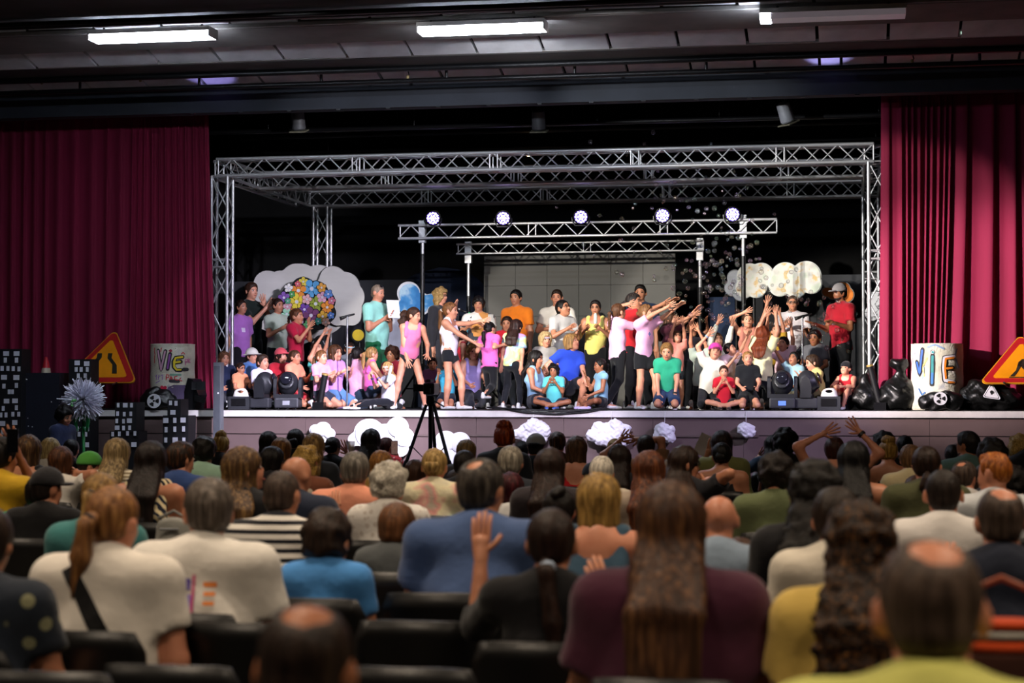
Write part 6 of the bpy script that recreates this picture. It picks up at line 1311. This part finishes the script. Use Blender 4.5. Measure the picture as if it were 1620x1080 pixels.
A(657, 727, 27, 'person in beige top left of the flowered blouse', ('bob', '3a2418', None, .4), T('8a7c68'), hw=.17, kid=True, dep=15)
A(738, 695, 33, 'person in grey top before the foam cloud by the tripod', ('bob', '7a6038', '9a7c4c', .5), T('4a4c52'), hw=.19, skin=4, **f)
A(798, 669, 32, 'person in dark top right before the left cotton cloud', ('updo', '7a2c10', 'b85820'), T('20242c'), hw=.185, skin=4, **f)
A(848, 687, 31, 'person in navy tee and grey cap with black back', ('buzz', '1c1410'), T('161c28'), hw=.185, bw=1.15, extras=(('backcap', '8a8c8e', '17171a'),), skin=2)
A(826, 697, 24, 'person in black top with hand at the ear, left of the grey cap', ('short', '120e0c'), T('121218'), hw=.178, arms=('face', 'lap'), skin=1)
A(882, 681, 29, 'person in brown top right of the grey cap', ('highpony', '3a2418', '8a6030', 1.6), T('4a3428'), hw=.18, skin=1, **f)
A(912, 690, 32, 'person in thin red shoulder straps before the cotton clouds', ('bob', '4a3220', '6a4a30', .5), ('straps', 'c02028'), hw=.19, skin=4, bw=1.1, dep=16.4, **f)
A(973, 693, 27, 'person in ochre tee between the clapping hands', ('short', '8a6a30'), T('8a6a3a'), hw=.18, skin=4)
A(1022, 687, 30, 'person in tan tee clapping with raised hands', ('short', '2c1e18'), T('8a6448'), hw=.18, skin=1, arms=((974, 684, .1), (1003, 683, .1)))
A(1142, 681, 32, 'person in olive shirt holding up a white paper', ('bob', '241612', None, .6), ('long', '7a7c4a'), hw=.185, bw=1.25, arms=((1122, 712, .2), 'lap'), skin=1, **f)
A(1222, 688, 28, 'person in dark blue tee with one open hand held out', ('long', '0d0b0b', None, .5), T('24384c'), hw=.185, arms=((1194, 718, .1), 'lap'), skin=1, **f)
A(1242, 681, 36, 'person in black tee right of the dark blue tee', ('afro', '0f0c0b'), T('121216'), hw=.22, skin=3)
A(1405, 694, 33, 'person in black vest in the far rows at right', ('updo', '9a7434', 'd8b468'), ('straps', '121216'), hw=.185, skin=1, **f)
A(1398, 683, 34, 'person in dark tee behind the black vest', ('curly', '120e0c'), T('15151a'), hw=.2, skin=2)
A(1431, 688, 28, 'person in black tee second behind the olive tee', ('short', '15100e'), T('121216'), hw=.18, skin=1)
A(1530, 680, 32, 'person in teal grey tee and dark glasses looking left', ('fade', '17110e'), T('4a6460'), hw=.175, skin=2, head=(60, 0, 0), extras=('beard', 'glasses'))
A(1507, 702, 30, 'person in dark tee below the dark glasses', ('fade', '1c1512'), T('1a1c22'), hw=.178, skin=2)
A(1570, 697, 40, 'person in brown tee before the right end of the stage', ('afro', '17110e'), T('3a2c24'), hw=.22, skin=2, dep=15.2)
A(1613, 688, 36, 'person in black top at the right edge with raised arm', ('curly', 'a08040', 'd0b070'), T('15151a'), hw=.2, skin=4, arms=((1600, 735), 'lap'), **f)
# the one who walks before the towers
person(102, 641, -2.6, 'person in navy tee walking before the card towers at left', 'stand', 70, True, arms=('hang', 'hang'), head=(0, -20, 0), hair=('mop', '0f0c0b'), shirt=('tee', '1c2440'), pants=('long', '17181e'), floor=FZ, skin=1)
# empty chairs and things among the audience
for px, py, n in ((356, 985, 'right of the diagonal black strap'), (257, 1052, 'at the lower left edge, nearest'), (650, 982, 'left of the black cardigan, wide back in view'), (636, 1056, 'nearest, left of the plum tee at the lower edge'), (60, 1062, 'in the lower left corner'), (1205, 836, 'before the olive sweatshirt'), (683, 938, 'behind the blue polo')):
    d = (CAMZ-FZ-.91)*FPX/(py-628); p = PD(px, py, d); chair((p.x, p.y+.25, FZ), 0, 'empty black chair ' + n)
def phone(px, py, d, label, lit):
    c = PD(px, py, d); t = thing('smartphone', label, 'phone', c, .2); o = MB().box((0, 0, 0), (.075, .009, .155)).build('case', M_BLACKM, t)
    MB().box((0, -.0055, 0), (.068, .002, .145)).build('screen', plain('6a5048', .2, 0, .5, 40, 0, emit=('8a6a60', .5)) if lit else plain('101014', .1, bump=0), o); return t
phone(20, 697, 12.2, 'dark smartphone held up at the left edge', False); phone(624, 708, 21.0, 'smartphone with lit screen held up before the foam cloud', True)
c = PD(556, 707, 18.6); t = thing('plastic_cup', 'clear plastic cup with amber drink held up in the audience', 'cup', c); m_, nt, b = newmat('clear'); b.inputs['Base Color'].default_value = (.9, .88, .8, 1); b.inputs['Alpha'].default_value = .45; b.inputs['Roughness'].default_value = .1
MB().lathe([(.028, -.06), (.036, .06), (.034, .06), (.027, -.055)], 16).build('cup', m_, t, 'auto'); MB().lathe([(.027, -.055), (.032, .0)], 16).build('drink', plain('b06a20', .2, bump=0), t, 'auto')
c = PD(1114, 704, 18.2); tag(MB().box((0, 0, 0), (.15, .003, .21), Matrix.Rotation(.45, 3, 'Y')).build('paper_card', plain('d8d0cc', .8), None, loc=c), 'white paper card held up by the olive shirt', 'paper')
# bags on chair backs
c = PD(273, 845, 9.6); t = thing('shoulder_bag', 'small grey shoulder bag hanging beside the zebra top', 'bag', c); sdfobj('pouch', [tub((0, 0, -.07), (0, 0, .05), (.10, .045), (.09, .04), (1, 0, 0), .02)], .014, cloth('8a8a84'), t, folds(.003, 3)); MB().tube([(-.08, 0, .08), (0, .02, .12), (.08, 0, .08)], .008, 6).build('strap', cloth('7a7a76'), t, True); rod('buckle', (-.05, -.05, .03), (.05, -.05, .03), .006, t, M_STEEL)
c = PD(1585, 1010, 4.6); t = thing('striped_handbag', 'brown handbag with orange and silver stripes at lower right', 'handbag', c)
for k, (col, z, h) in enumerate((('3a1c12', -.09, .12), ('c8481c', -.015, .03), ('a8a49c', .012, .022), ('c8481c', .037, .022))): sdfobj('band', [tub((0, 0, z-h/2), (0, 0, z+h/2), (.15, .06), (.15, .06), (1, 0, 0), .005), half((0, 0, 1), z+h/2), half((0, 0, -1), -z+h/2)], .012, cloth(col), t)
MB().tube([(-.09, 0, .05), (-.07, 0, .12), (0, 0, .15), (.07, 0, .12), (.09, 0, .05)], .009, 8).build('handle', plain('8a3c1c', .5), t, True)
